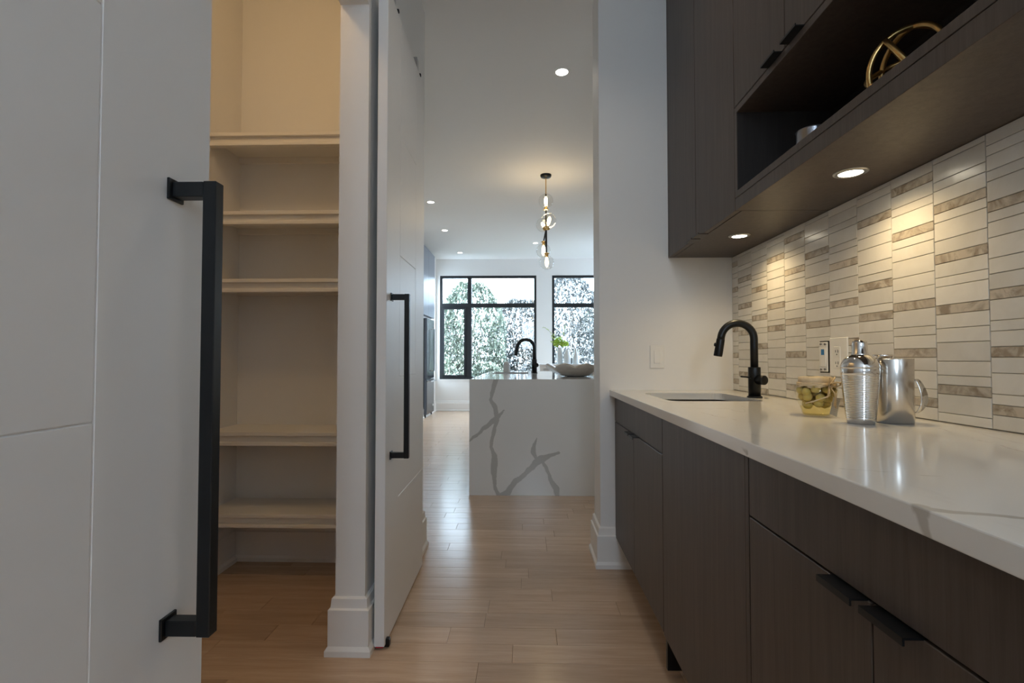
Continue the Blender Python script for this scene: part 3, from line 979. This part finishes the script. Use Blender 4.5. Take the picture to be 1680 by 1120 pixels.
# puck lights under the niche cabinet
for lb, x, y in (('round puck light under the wall cabinets, nearer the bar faucet', 0.919, 2.159), ('round puck light under the wall cabinets, above the olive jar and shaker', 0.921, 1.4275)):
    t = empty('puck_light', lb, 'light', (x, y, ZU), 0, 'puck lights under the wall cabinets')
    mesh_obj('trim_ring', lathe(bmesh.new(), [(0.030, -0.0015), (0.032, -0.004), (0.043, -0.0015), (0.044, 0.0)], 32), BRUSH, t, True)
    mesh_obj('diffuser', lathe(bmesh.new(), [(0.031, -0.0002), (0.031, -0.0018), (0, -0.0018)], 32), PUCKE, t)
    spot('puck_beam', (x, y, ZU - 0.006), 8.5, (1.0, 0.75, 0.39), 150, 0.85, 0.028)

# gold ring ornament in the niche
orb = empty('ring_ornament', 'round gold ornament of crossing rings standing in the dark open niche', 'ornament', (0.912, 1.187, ZN))
OR = 0.094
for k, (ax, an) in enumerate((((1, 0.1, 0.15), 22), ((0.25, 1, 0.3), 75), ((0.6, -0.75, 0.55), 40), ((0.5, 0.5, -0.9), 10))):
    n = Vector(ax).normalized()
    u = n.cross(Vector((0.3, 0.2, 1))).normalized()
    v = n.cross(u)
    pts = [Vector((0, 0, OR)) + (u * math.cos(2 * PI * i / 48) + v * math.sin(2 * PI * i / 48)) * (OR - 0.0065) for i in range(48)]
    mesh_obj('ring', tube(bmesh.new(), pts, 0.0062, 10, True), GOLD, orb, True)

cup = mesh_obj('steel_cup', lathe(bmesh.new(), [(0.0, 0), (0.040, 0), (0.044, 0.004), (0.045, 0.116), (0.0465, 0.120), (0.0445, 0.121), (0.042, 0.116), (0.041, 0.006), (0, 0.005)], 40, (0.90, 1.575, ZN + 0.0006), caps=False), plain('satin_steel', (0.34, 0.34, 0.36), 0.28, 1.0, tex=0.02), None, True)
tag(cup, 'plain steel cup standing alone in the dark open niche', 'cup')

# ---------------------------------------------------------------- bar faucet
def faucet(label, loc, rotz, s=1.0, kitchen=False):
    f = empty('faucet', label, 'faucet', loc, rotz)
    def ob(nm, bm, par=f):
        bmesh.ops.scale(bm, vec=(s, s, s), verts=bm.verts)
        return mesh_obj(nm, bm, BLACK, par, True)
    def lt(*a, **k): return lathe(bmesh.new(), *a, **k)
    ob('base_flange', lt([(0, 0), (0.030, 0), (0.030, 0.005), (0.026, 0.007)], 32))
    ob('body', lt([(0.0245, 0.007), (0.0245, 0.124), (0.0235, 0.1265), (0.0155, 0.1275)], 32))
    top, rr = (0.232, 0.080) if kitchen else (0.245, 0.067)
    pts = [(0, 0, 0.127), (0, 0, top - 0.03), (0, 0, top - 0.01)]
    for i in range(0, 18):
        a = PI * i / 17 * 0.945
        pts.append((-rr + rr * math.cos(a), 0, top + rr * math.sin(a)))
    dx, dz = -math.sin(PI * 0.945), math.cos(PI * 0.945)
    x0, _, z0 = pts[-1]
    pts.append((x0 + dx * 0.012, 0, z0 + dz * 0.012))
    neck = ob('neck', tube(bmesh.new(), pts, 0.0155, 16))
    e0 = Vector((x0 + dx * 0.010, 0, z0 + dz * 0.010))
    d = Vector((dx, 0, dz)).normalized()
    sp = ob('spray_head', lathe(bmesh.new(), [(0.0158, 0), (0.0168, 0.004), (0.0178, 0.072), (0.0165, 0.075), (0, 0.075)], 24, e0, d))
    o = d.cross(Vector((0, 1, 0)))
    if o.x > 0: o = -o
    bt = lathe(bmesh.new(), [(0.0, 0), (0.008, 0), (0.008, 0.006), (0.006, 0.008), (0, 0.008)], 14, e0 + d * 0.028 + o * 0.0145, o)
    ob('spray_button', bt, sp)
    kd = Vector((0.42, -0.9, 0.0)).normalized()
    kn = ob('valve_knob', lathe(bmesh.new(), [(0.0, 0.016), (0.0195, 0.016), (0.0195, 0.052), (0.018, 0.0535), (0, 0.0535)], 28, (0, 0, 0.074), kd))
    ob('lever', tube(bmesh.new(), [(-0.018, -0.012, 0.083), (-0.040, -0.016, 0.086), (-0.062, -0.020, 0.088)], [0.0038, 0.0032, 0.0034], 10), kn)
    return f
faucet('matte black arched bar faucet with pull-down head beside the bar sink', (0.962, 2.13, 0.9155), R(-4))

# ---------------------------------------------------------------- jar of olives
JX, JY, JZ = 0.838, 1.468, 0.9155
jar = empty('olive_jar', 'squat glass jar with cloth-covered lid, straw bow and paper tag, on the countertop', 'jar', (JX, JY, JZ))
jar.scale = (1, 1, 0.94)
prof = [(0.0, 0.0), (0.032, 0.0), (0.0355, 0.003), (0.037, 0.012), (0.0475, 0.045), (0.0545, 0.073), (0.0540, 0.082), (0.048, 0.092), (0.043, 0.1)]
mesh_obj('glass_body', lathe(bmesh.new(), prof, 40, caps=False), JGLASS, jar, True)
mesh_obj('brine', lathe(bmesh.new(), [(0, 0.004), (0.033, 0.004), (0.0355, 0.013), (0.0405, 0.028), (0.0, 0.031)], 32, caps=False), glass('brine_yellow', (0.95, 0.90, 0.66), 0.02), jar, True)
m, nt, p = new_mat('straw_cloth')
nt.links.new(mix_color(nt, noise(nt, coords(nt, (1, 1, 1)), 120, 4), (0.50, 0.38, 0.23), (0.66, 0.54, 0.37)), p.inputs['Base Color'])
setp(p, None, 0.85)
CLOTH = m
bm = bmesh.new()
rings = []
crng = random.Random(2)
for z, r0, am in ((0.1185, 0.0, 0), (0.1185, 0.036, 0.0004), (0.117, 0.0435, 0.001), (0.104, 0.0445, 0.001), (0.097, 0.0455, 0.0012), (0.092, 0.0475, 0.002), (0.088, 0.0495, 0.003)):
    if r0 == 0:
        rings.append([bm.verts.new((0, 0, z))]); continue
    rings.append([bm.verts.new(((r0 + am * math.sin(11 * a + 3)) * math.cos(a), (r0 + am * math.sin(11 * a + 3)) * math.sin(a), z + am * math.cos(7 * a))) for a in [2 * PI * i / 60 for i in range(60)]])
for a, b in zip(rings, rings[1:]):
    for i in range(60):
        j = (i + 1) % 60
        if len(a) == 1: bm.faces.new((a[0], b[i], b[j]))
        else: bm.faces.new((a[i], a[j], b[j], b[i]))
mesh_obj('cloth_cover', bm, CLOTH, jar, True)
STRAW = plain('raffia_straw', (0.74, 0.58, 0.36), 0.7, tex=0.2, tscale=200)
bm = bmesh.new()
for dz in (0.0965, 0.1, 0.094):
    tube(bm, [(0.0475 * math.cos(a), 0.0475 * math.sin(a), dz + 0.0008 * math.sin(5 * a)) for a in [2 * PI * i / 36 for i in range(36)]], 0.0018, 6, True)
fx, fy = -0.28, -0.96          # bow faces the camera
nrm = Vector((fx, fy, 0)).normalized()
sd = Vector((-nrm.y, nrm.x, 0))
if sd.x < 0: sd = -sd
def jp(u, z, o):
    a = u / 0.052
    return (nrm * math.cos(a) + sd * math.sin(a)) * (0.0495 + o + 0.006 * (z < 0.085)) + Vector((0, 0, z))
for q in range(7):
    f = crng.uniform(0.7, 1.2)
    tube(bm, [jp(0.022, 0.095, 0.002), jp(0.032 * f, 0.104 * (0.97 + 0.03 * f), 0.010), jp(0.048 * f, 0.102, 0.012), jp(0.052 * f, 0.094, 0.010), jp(0.036, 0.090, 0.008), jp(0.022, 0.095, 0.002)], 0.0017, 5)
    tube(bm, [jp(0.022, 0.095, 0), jp(0.005 * f, 0.098, 0.008), jp(-0.014 * f, 0.094 - 0.004 * f, 0.009), jp(-0.006, 0.088, 0.010), jp(0.022, 0.095, 0.002)], 0.0017, 5)
for u1, z1, u2, z2 in ((0.010, 0.062, -0.036, 0.040), (0.014, 0.066, -0.024, 0.043), (0.028, 0.07, 0.034, 0.028), (0.026, 0.07, 0.030, 0.035), (0.018, 0.118, 0.006, 0.122), (0.03, 0.115, 0.040, 0.119)):
    tube(bm, [jp(0.022, 0.095, 0.002), jp(u1, z1, 0.012), jp(u2, z2, 0.004)], 0.0016, 5)
mesh_obj('straw_bow', bm, STRAW, jar, True)
m, nt, p = new_mat('paper_tag')
tc = coords(nt, (1, 1, 1))
wv = nt.nodes.new('ShaderNodeTexWave')
wv.bands_direction = 'Z'
wv.inputs['Scale'].default_value = 55
wv.inputs['Distortion'].default_value = 6
wv.inputs['Detail Scale'].default_value = 60
nt.links.new(tc, wv.inputs['Vector'])
nt.links.new(mix_color(nt, ramp(nt, wv.outputs['Fac'], [(0.80, 0.0), (0.95, 1.0)]), (0.70, 0.67, 0.60), (0.45, 0.42, 0.37)), p.inputs['Base Color'])
setp(p, None, 0.8)
tg = mesh_obj('paper_tag', bx(-0.0105, 0.0105, -0.0005, 0.0005, -0.027, 0.027), m, jar)
tg.location = jp(0.034, 0.032, 0.002)
tg.rotation_euler = (R(-14), R(22), math.atan2(sd.y, sd.x) + R(18))
# olives, one by one
m, nt, p = new_mat('green_olive')
nt.links.new(mix_color(nt, noise(nt, coords(nt, (1, 1, 1), True), 60, 3), (0.46, 0.33, 0.07), (0.66, 0.52, 0.17)), p.inputs['Base Color'])
setp(p, None, 0.3)
OLV = m
bm = lathe(bmesh.new(), [(0.0, -0.0128), (0.006, -0.0116), (0.0105, -0.0072), (0.0121, 0), (0.0105, 0.0072), (0.006, 0.0116), (0.0, 0.0128)], 16, caps=False)
ome = bpy.data.meshes.new('olive')
bmesh.ops.recalc_face_normals(bm, faces=bm.faces[:])
bm.to_mesh(ome); bm.free()
ome.materials.append(OLV)
for f in ome.polygons: f.use_smooth = True
org = random.Random(9)
for z, rad, n, a0 in ((0.034, 0.026, 6, 0.2), (0.054, 0.034, 8, 0.5), (0.0745, 0.039, 9, 0.1), (0.062, 0.010, 2, 0.3), (0.082, 0.018, 4, 0.9)):
    for i in range(n):
        a = a0 + 2 * PI * i / n
        jit = org.uniform(-0.12, 0.12)
        o = link('olive', ome, None, (JX + rad * math.cos(a + jit), JY + rad * math.sin(a + jit), JZ + z + org.uniform(-0.006, 0.006)), (org.uniform(0, 3), org.uniform(0, 3), org.uniform(0, 3)))
        tag(o, 'green olive packed inside the squat glass jar', 'olive', 'olives in the glass jar')

# ---------------------------------------------------------------- shaker and ice bucket
SHX, SHY = 0.855, 1.302
shk = empty('cocktail_shaker', 'polished steel cocktail shaker with ribbed body and domed cap', 'shaker', (SHX, SHY, 0.9155))
pr = [(0.0, 0.0), (0.029, 0.0), (0.0310, 0.002)]
nr = 26
for i in range(nr):
    z0 = 0.012 + (0.122 - 0.012) * i / nr
    z1 = 0.012 + (0.122 - 0.012) * (i + 1) / nr
    def rz(z): return 0.0310 + (0.0425 - 0.0310) * (min(1, z / 0.125) ** 0.8)
    pr += [(rz(z0), z0), (rz((z0 + z1) / 2), (z0 + z1) / 2 + 0.0003), (rz(z1) - 0.0007, z1 - 0.0008), (rz(z1) - 0.0007, z1 - 0.0003)]
pr += [(0.0425, 0.123), (0.0425, 0.138), (0.0418, 0.1395)]
mesh_obj('body', lathe(bmesh.new(), pr, 48, caps=False), STEEL, shk, True)
mesh_obj('shoulder', lathe(bmesh.new(), [(0.0418, 0.1395), (0.0430, 0.141), (0.0430, 0.144), (0.0412, 0.151), (0.036, 0.161), (0.029, 0.168), (0.022, 0.1725), (0.019, 0.174)], 48, caps=False), STEEL, shk, True)
mesh_obj('cap', lathe(bmesh.new(), [(0.0195, 0.172), (0.0195, 0.177), (0.0178, 0.179), (0.0170, 0.202), (0.0158, 0.2075), (0.012, 0.2105), (0, 0.2115)], 40, caps=False), STEEL, shk, True)

IBX, IBY = 0.951, 1.325
ib = empty('ice_bucket', 'smooth cylindrical steel ice bucket with a curved side handle behind the shaker', 'bucket', (IBX, IBY, 0.9155))
mesh_obj('body', lathe(bmesh.new(), [(0, 0), (0.0435, 0), (0.0455, 0.002), (0.0465, 0.162), (0.0460, 0.1635), (0.0447, 0.162), (0.043, 0.006), (0, 0.005)], 56, caps=False), plain('satin_bucket_steel', (0.66, 0.62, 0.57), 0.2, 1.0, tex=0.02), ib, True)
bm = bmesh.new()
rows = []
hdv = Vector((0.86, -0.51, 0)).normalized()
hsd = (Vector((0.51, 0.86, 0)) * 0.78 + hdv * 0.62).normalized()
for i in range(15):
    a = i / 14
    out = 0.0490 + 0.016 * math.sin(PI * a) ** 0.75
    z = 0.112 - 0.086 * a - 0.006 * math.sin(PI * a)
    wdt = 0.007 + 0.005 * math.sin(PI * a)
    ctr = hdv * out + Vector((0, 0, z))
    nrm2 = hdv * 0.0012
    rows.append([bm.verts.new(ctr + hsd * wdt + nrm2), bm.verts.new(ctr - hsd * wdt + nrm2), bm.verts.new(ctr - hsd * wdt - nrm2), bm.verts.new(ctr + hsd * wdt - nrm2)])
for a, b in zip(rows, rows[1:]):
    for k in range(4): bm.faces.new((a[k], a[(k + 1) % 4], b[(k + 1) % 4], b[k]))
bm.faces.new(rows[0]); bm.faces.new(rows[-1])
mesh_obj('handle', bm, STEEL, ib, True)
jg = mesh_obj('jigger', lathe(bmesh.new(), [(0, 0.0), (0.014, 0.0), (0.0145, 0.04), (0.006, 0.080), (0.006, 0.086), (0.018, 0.150), (0.0215, 0.164), (0.0225, 0.1675), (0.021, 0.1685), (0.017, 0.150), (0.0, 0.095)], 32, caps=False), STEEL, None, True)
jg.location = (IBX - 0.020, IBY + 0.004, 0.9215)
tag(jg, 'small polished steel jigger whose rim shows over the ice bucket', 'jigger')

# ---------------------------------------------------------------- kitchen island
IX0, IX1, IY0, IY1 = -0.444, 0.62, 3.957, 6.45
isl_e = empty('kitchen_island', 'long kitchen island with a boldly veined white quartz waterfall end', 'island', (0, 0, 0))
top = mesh_obj('island_top', bx(IX0, IX1, IY0 + 0.0205, IY1, 0.872, 0.912), QISLTOP, isl_e)
ISX0, ISX1, ISY0, ISY1 = -0.36, 0.03, 5.25, 5.95
cut(top, [rbox(ISX0, ISX1, ISY0, ISY1, 0.8, 1.0, 0.02)])
mesh_obj('waterfall_panel', bx(IX0, IX1, IY0, IY0 + 0.020, 0, 0.912, bev=0.001), QISLAND, isl_e)
mesh_obj('cabinet_body', bx(IX0 + 0.03, IX1 - 0.25, IY0 + 0.0205, IY1 - 0.03, 0.0, 0.64), plain('white_lacquer', (0.75, 0.75, 0.75), 0.4, tex=0.01), isl_e)
isk = mesh_obj('island_sink', open_basin(ISX0, ISX1, ISY0, ISY1, 0.8715, 0.66, 0.02), SINKM, None, True)
tag(isk, 'steel sink sunk into the glossy kitchen island top', 'sink')
faucet('tall matte black arched faucet on the kitchen island', (0.10, 5.6, 0.912), R(0), 1.20, True)

m, nt, p = new_mat('shell_glaze')
nt.links.new(mix_color(nt, noise(nt, coords(nt, (1, 1, 3)), 9, 4, 0.6, 1.0), (0.42, 0.36, 0.29), (0.66, 0.62, 0.56)), p.inputs['Base Color'])
setp(p, None, 0.25)
bm = bmesh.new()
N = 72
rows = []
for t in range(9):
    u = t / 8
    row = []
    for i in range(N):
        a = 2 * PI * i / N
        pet = abs(math.sin(4 * a + 0.4))
        r = 0.075 + (0.185 + 0.018 * pet * u) * u ** 0.85
        z = 0.074 * u ** 1.7 + 0.036 * u * u * pet
        row.append(bm.verts.new((r * math.cos(a), r * math.sin(a), z)))
    rows.append(row)
for a, b in zip(rows, rows[1:]):
    for i in range(N): bm.faces.new((a[i], a[(i + 1) % N], b[(i + 1) % N], b[i]))
bm.faces.new(rows[0])
bw = mesh_obj('lotus_bowl', bm, m, None, True)
sm = bw.modifiers.new('thickness', 'SOLIDIFY')
sm.thickness = 0.006
sm.offset = 1
bw.location = (0.46, 4.62, 0.919)
tag(bw, 'wide shallow petal-edged beige bowl near the end of the kitchen island', 'bowl')
sb = mesh_obj('soap_bottle', lathe(bmesh.new(), [(0, 0), (0.040, 0), (0.042, 0.004), (0.042, 0.085), (0.036, 0.108), (0.022, 0.122), (0, 0.127)], 28, caps=False), plain('grey_ceramic', (0.50, 0.50, 0.49), 0.3, tex=0.03), None, True)
sb.location = (-0.235, 6.25, 0.912)
tag(sb, 'small round-topped grey bottle standing behind the kitchen island sink', 'bottle')

# sideboard with vases at the far window
SBX0, SBX1, SBY0, SBY1, SBZ = 0.255, 1.75, 8.8, 9.25, 0.972
sd_ = empty('sideboard', 'white panelled sideboard under the second black window, holding the white vases', 'sideboard', (1.0, 9.0, 0))
LAC = plain('sideboard_white', (0.78, 0.79, 0.79), 0.4, tex=0.01)
mesh_obj('top', bx(SBX0 - 1 - 0.02, SBX1 - 1 + 0.02, SBY0 - 9 - 0.02, SBY1 - 9, SBZ - 0.03, SBZ, bev=0.003), LAC, sd_)
bm = bmesh.new()
box(bm, SBX0 - 1, SBX1 - 1, SBY0 - 9 + 0.03, SBY1 - 9, 0.08, SBZ - 0.0305)
mesh_obj('case', bm, plain('sideboard_grey', (0.55, 0.57, 0.57), 0.5, tex=0.01), sd_)
for k in range(3):
    a = SBX0 - 1 + k * (SBX1 - SBX0) / 3
    b = a + (SBX1 - SBX0) / 3
    bm = bmesh.new()
    y0, y1 = SBY0 - 9 + 0.008, SBY0 - 9 + 0.0295
    box(bm, a + 0.002, a + 0.06, y0, y1, 0.10, SBZ - 0.032)
    box(bm, b - 0.06, b - 0.002, y0, y1, 0.10, SBZ - 0.032)
    box(bm, a + 0.06, b - 0.06, y0, y1, SBZ - 0.075, SBZ - 0.032)
    box(bm, a + 0.06, b - 0.06, y0, y1, 0.10, 0.16)
    mesh_obj('door_frame', bm, LAC, sd_)
for xx in (SBX0 + 0.03, SBX1 - 0.08):
    for yy in (SBY0 + 0.04, SBY1 - 0.08):
        mesh_obj('leg', bx(xx - 1, xx - 0.95, yy - 9, yy - 8.95, 0, 0.0795), LAC, sd_)
CER = plain('white_ceramic', (0.74, 0.78, 0.79), 0.3, tex=0.02)
vz = SBZ
for lb, x, y, pf in (('tall straight white vase holding the lime green bouquet', 0.615, 8.98, [(0, 0), (0.052, 0), (0.056, 0.006), (0.054, 0.22), (0.047, 0.265), (0.045, 0.30), (0.040, 0.30), (0.040, 0.02), (0, 0.02)]),
                     ('white vase with rounded shoulders between the other two', 0.745, 8.93, [(0, 0), (0.058, 0), (0.064, 0.01), (0.064, 0.14), (0.050, 0.205), (0.030, 0.24), (0.028, 0.262), (0.024, 0.262), (0.024, 0.02), (0, 0.02)]),
                     ('slender bottle-necked white vase beside the round-shouldered one', 0.898, 8.95, [(0, 0), (0.056, 0), (0.062, 0.01), (0.058, 0.11), (0.038, 0.19), (0.024, 0.235), (0.023, 0.285), (0.019, 0.285), (0.019, 0.02), (0, 0.02)])):
    v = mesh_obj('vase', lathe(bmesh.new(), pf, 32, caps=False), CER, None, True)
    v.location = (x, y, vz)
    tag(v, lb, 'vase', 'white vases on the sideboard')
bq = empty('bouquet', 'lime green flower head with thin leafy branches in the tall white vase', 'flowers', (0.615, 8.98, vz))
LIME = plain('lime_petals', (0.42, 0.62, 0.06), 0.5, tex=0.3, tscale=40)
LEAFY = plain('yellow_green_leaf', (0.50, 0.62, 0.18), 0.5, tex=0.25, tscale=30)
TWIG = plain('twig', (0.22, 0.24, 0.12), 0.8, tex=0.2)
frng = random.Random(4)
for cx, cz, rr in ((-0.02, 0.42, 0.085), (0.055, 0.375, 0.07), (-0.06, 0.37, 0.06), (0.11, 0.36, 0.05)):
    bm = bmesh.new()
    for k in range(170):
        dv = Vector((frng.gauss(0, 1), frng.gauss(0, 1), frng.gauss(0, 1))).normalized()
        c0 = Vector((cx, 0, cz)) + dv * rr * frng.uniform(0.55, 1)
        q = dv.to_track_quat('Z', 'Y').to_matrix() @ Matrix.Rotation(frng.uniform(0, 6), 3, 'Z')
        s = frng.uniform(0.011, 0.019)
        vs = [bm.verts.new(c0 + q @ Vector(w)) for w in ((-s, 0, s * .4), (0, -s * .7, 0), (s, 0, s * .4), (0, s * .7, 0))]
        bm.faces.new(vs)
    h = mesh_obj('flower_head', bm, LIME, bq)
    mesh_obj('stem', tube(bmesh.new(), [(0.005, 0, 0.025), (cx * 0.3, 0, 0.29), (cx, 0, cz)], 0.004, 6), TWIG, bq)
for pts in ([(0.0, 0, 0.025), (-0.02, 0, 0.30), (-0.10, 0.02, 0.52), (-0.22, 0.02, 0.62), (-0.30, 0.0, 0.67)], [(0.008, 0, 0.025), (-0.02, 0.01, 0.30), (-0.09, 0.03, 0.44), (-0.15, 0.03, 0.50)],
            [(0.0, 0.01, 0.025), (0.02, 0, 0.30), (0.08, 0.02, 0.55), (0.105, 0, 0.72)], [(-0.008, 0, 0.025), (-0.02, 0, 0.29), (-0.10, 0, 0.36), (-0.16, 0, 0.42)]):
    br = mesh_obj('branch', tube(bmesh.new(), pts, [0.004, 0.0035, 0.003, 0.002, 0.001][:len(pts)], 6), TWIG, bq, True)
    bm = bmesh.new()
    for k in range(30):
        t = frng.uniform(1.4, len(pts) - 1.01)
        i = int(t)
        c0 = Vector(pts[i]).lerp(Vector(pts[i + 1]), t - i)
        q = Matrix.Rotation(frng.uniform(0, 6.3), 3, 'Z') @ Matrix.Rotation(frng.uniform(-1, 1), 3, 'X')
        s = frng.uniform(0.02, 0.036)
        vs = [bm.verts.new(c0 + q @ Vector(w)) for w in ((0, 0, 0), (s * .35, s * .6, 0.004), (0, s * 1.3, 0), (-s * .35, s * .6, 0.004))]
        bm.faces.new(vs)
    f = mesh_obj('leaves', bm, LEAFY, br)
    f['kind'] = 'stuff'

# ---------------------------------------------------------------- refrigerator and tall cabinet
FX, FY0, FY1 = -1.765, 8.93, 9.63
fr = empty('refrigerator', 'dark steel refrigerator with bar handles at the end of the kitchen', 'refrigerator', (KL, 9.28, 0))
def FB(nm, a, mat, par=fr, bev=0.006):
    return mesh_obj(nm, bx(a[0] - KL, a[1] - KL, a[2] - 9.28, a[3] - 9.28, a[4], a[5], bev=bev), mat, par)
DSTEEL = plain('fridge_side_dark', (0.018, 0.018, 0.022), 0.5, tex=0.05)
FB('cabinet', (KL + 0.003, FX - 0.06, FY0, FY1, 0.045, 1.80), DSTEEL)
dr = FB('upper_door', (FX - 0.058, FX, FY0, FY1, 0.70, 1.80), BLACKSTEEL)
dz = FB('freezer_drawer', (FX - 0.058, FX, FY0, FY1, 0.06, 0.69), BLACKSTEEL)
bm = bmesh.new()
tube(bm, [(FX - KL, 9.36 - 9.28, 1.62), (FX - KL + 0.055, 9.36 - 9.28, 1.62), (FX - KL + 0.055, 9.36 - 9.28, 0.84), (FX - KL, 9.36 - 9.28, 0.84)], 0.011, 10)
mesh_obj('handle', bm, BRUSH, dr)
bm = bmesh.new()
tube(bm, [(FX - KL, FY0 + 0.07 - 9.28, 0.655), (FX - KL + 0.055, FY0 + 0.07 - 9.28, 0.655), (FX - KL + 0.055, FY1 - 0.07 - 9.28, 0.655), (FX - KL, FY1 - 0.07 - 9.28, 0.655)], 0.012, 10)
mesh_obj('handle', bm, BRUSH, dz)
FB('badge', (FX, FX + 0.002, 9.50, 9.535, 0.17, 0.21), PLASTIC, dz, 0)
for yy in (FY0 + 0.06, FY1 - 0.06):
    mesh_obj('roller', lathe(bmesh.new(), [(0, -0.02), (0.026, -0.02), (0.028, -0.015), (0.028, 0.015), (0.026, 0.02), (0, 0.02)], 16, (FX - KL - 0.05, yy - 9.28, 0.028), 'X', caps=False), BLACK, fr)
tc_ = empty('tall_cabinet', 'glossy grey cabinet wall above the dark refrigerator, up to the ceiling', 'cabinet', (KL, 9.28, 1.84))
mesh_obj('carcass', bx(0.003, FX - 0.022 - KL, 7.9 - 9.28, 9.66 - 9.28, 0.0, CEIL - 0.05 - 1.84), CABP, tc_)
for a, b in ((7.903, 8.48), (8.483, 9.065), (9.068, 9.657)):
    mesh_obj('door', bx(FX - 0.021 - KL, FX - 0.002 - KL, a - 9.28, b - 9.28, 0.003, CEIL - 0.053 - 1.84, bev=0.0015), CABP, tc_)

# ---------------------------------------------------------------- ceiling lights and pendant
for lb, x, y, e_ in (('recessed ceiling light in the middle of the kitchen entrance, brightest on the ceiling', 0.26, 3.50, 16), ('recessed ceiling light first in the row along the refrigerator wall', -1.23, 6.42, 16), ('second recessed ceiling light in the row along the refrigerator wall', -1.28, 7.86, 16),
                     ('recessed ceiling light farthest down the room, near the casement window', -1.26, 9.55, 8), ('recessed ceiling light seen just beside the pendant globes', 0.18, 8.78, 14), ('recessed ceiling light in the hall over the pantry doors', 0.22, 1.75, 14)):
    t = empty('ceiling_light', lb, 'light', (x, y, CEIL), 0, 'recessed ceiling lights')
    mesh_obj('trim_ring', lathe(bmesh.new(), [(0.042, -0.001), (0.046, -0.006), (0.060, -0.002), (0.061, 0)], 32), PLASTIC, t, True)
    mesh_obj('diffuser', lathe(bmesh.new(), [(0.045, -0.0005), (0.045, -0.0025), (0, -0.0025)], 32), LED, t)
    spot('ceiling_beam', (x, y, CEIL - 0.01), e_, (1.0, 0.90, 0.76), 130, 0.7, 0.045)

PX, PY = 0.228, 5.50
pe = empty('pendant_light', 'hanging light of five clear glass globes on a black and brass stem', 'light', (PX, PY, CEIL))
mesh_obj('canopy', lathe(bmesh.new(), [(0, -0.035), (0.02, -0.033), (0.055, -0.026), (0.062, -0.012), (0.062, 0)], 32, caps=False), BLACK, pe, True)
k = PY / 820.0
def pz(py): return 1.081 + (587 - py) * k - CEIL
def px_(px): return (px - 862) * k - PX
mesh_obj('stem', tube(bmesh.new(), [(0, 0, -0.03), (0, 0, pz(318))], 0.006, 10), BRASS, pe)
mesh_obj('rod', tube(bmesh.new(), [(0, 0, pz(317)), (0, 0, pz(404))], 0.009, 10), BLACK, pe)
def globe(cx, cz, cy, d, rod_from=None):
    """globe centre, direction from socket to globe"""
    d = Vector(d).normalized()
    c = Vector((cx, cy, cz))
    sk0 = c - d * 0.105
    so = mesh_obj('socket', lathe(bmesh.new(), [(0, 0), (0.020, 0), (0.030, 0.006), (0.030, 0.012), (0.018, 0.016), (0.016, 0.045), (0.0, 0.05)], 20, sk0, d, caps=False), BRASS, pe, True)
    gl = mesh_obj('globe', lathe(bmesh.new(), [(0.022, -0.078)] + [(0.080 * math.sin(a), -0.080 * math.cos(a)) for a in [R(18 + 9 * i) for i in range(18)]] + [(0.0, 0.080)], 28, c, d, caps=False), BGLASS, pe, True)
    mesh_obj('bulb', lathe(bmesh.new(), [(0.010, -0.055), (0.016, -0.035), (0.019, -0.010), (0.018, 0.020), (0.011, 0.045), (0, 0.052)], 16, c, d, caps=False), FILA, so, True)
    if rod_from is not None:
        mesh_obj('rod', tube(bmesh.new(), [rod_from, sk0], 0.008, 8), BLACK, pe)
globe(px_(896), pz(328), 0.0, (0.0, 0, 1))
globe(px_(900), pz(366), -0.12, (0.12, -0.55, 0.5), (0, 0, pz(380)))
globe(px_(892), pz(362), 0.14, (-0.2, 0.6, 0.5), (0, 0, pz(378)))
globe(px_(892), pz(409), 0.05, (-0.03, 0.02, -1), (0, 0.01, pz(376)))
globe(px_(897), pz(431), -0.04, (0.02, -0.02, -1), (0.004, -0.01, pz(376)))
light('pendant_glow', 'POINT', (PX, PY, CEIL + pz(350)), 7, (1.0, 0.74, 0.42), shadow_soft_size=0.06)

# pantry ceiling lamp
pl = empty('pantry_lamp', 'warm dome ceiling lamp inside the pantry above the shelves', 'light', (-1.12, 1.35, CEIL))
mesh_obj('base', lathe(bmesh.new(), [(0, -0.02), (0.12, -0.02), (0.125, 0.0)], 32, caps=False), PLASTIC, pl)
mesh_obj('dome', lathe(bmesh.new(), [(0.11, -0.02), (0.105, -0.05), (0.07, -0.075), (0, -0.085)], 32, caps=False), emit('pantry_dome', (1.0, 0.74, 0.42), 5), pl, True)
light('pantry_glow', 'POINT', (-1.12, 1.35, CEIL - 0.16), 8.5, (1.0, 0.66, 0.33), shadow_soft_size=0.09)
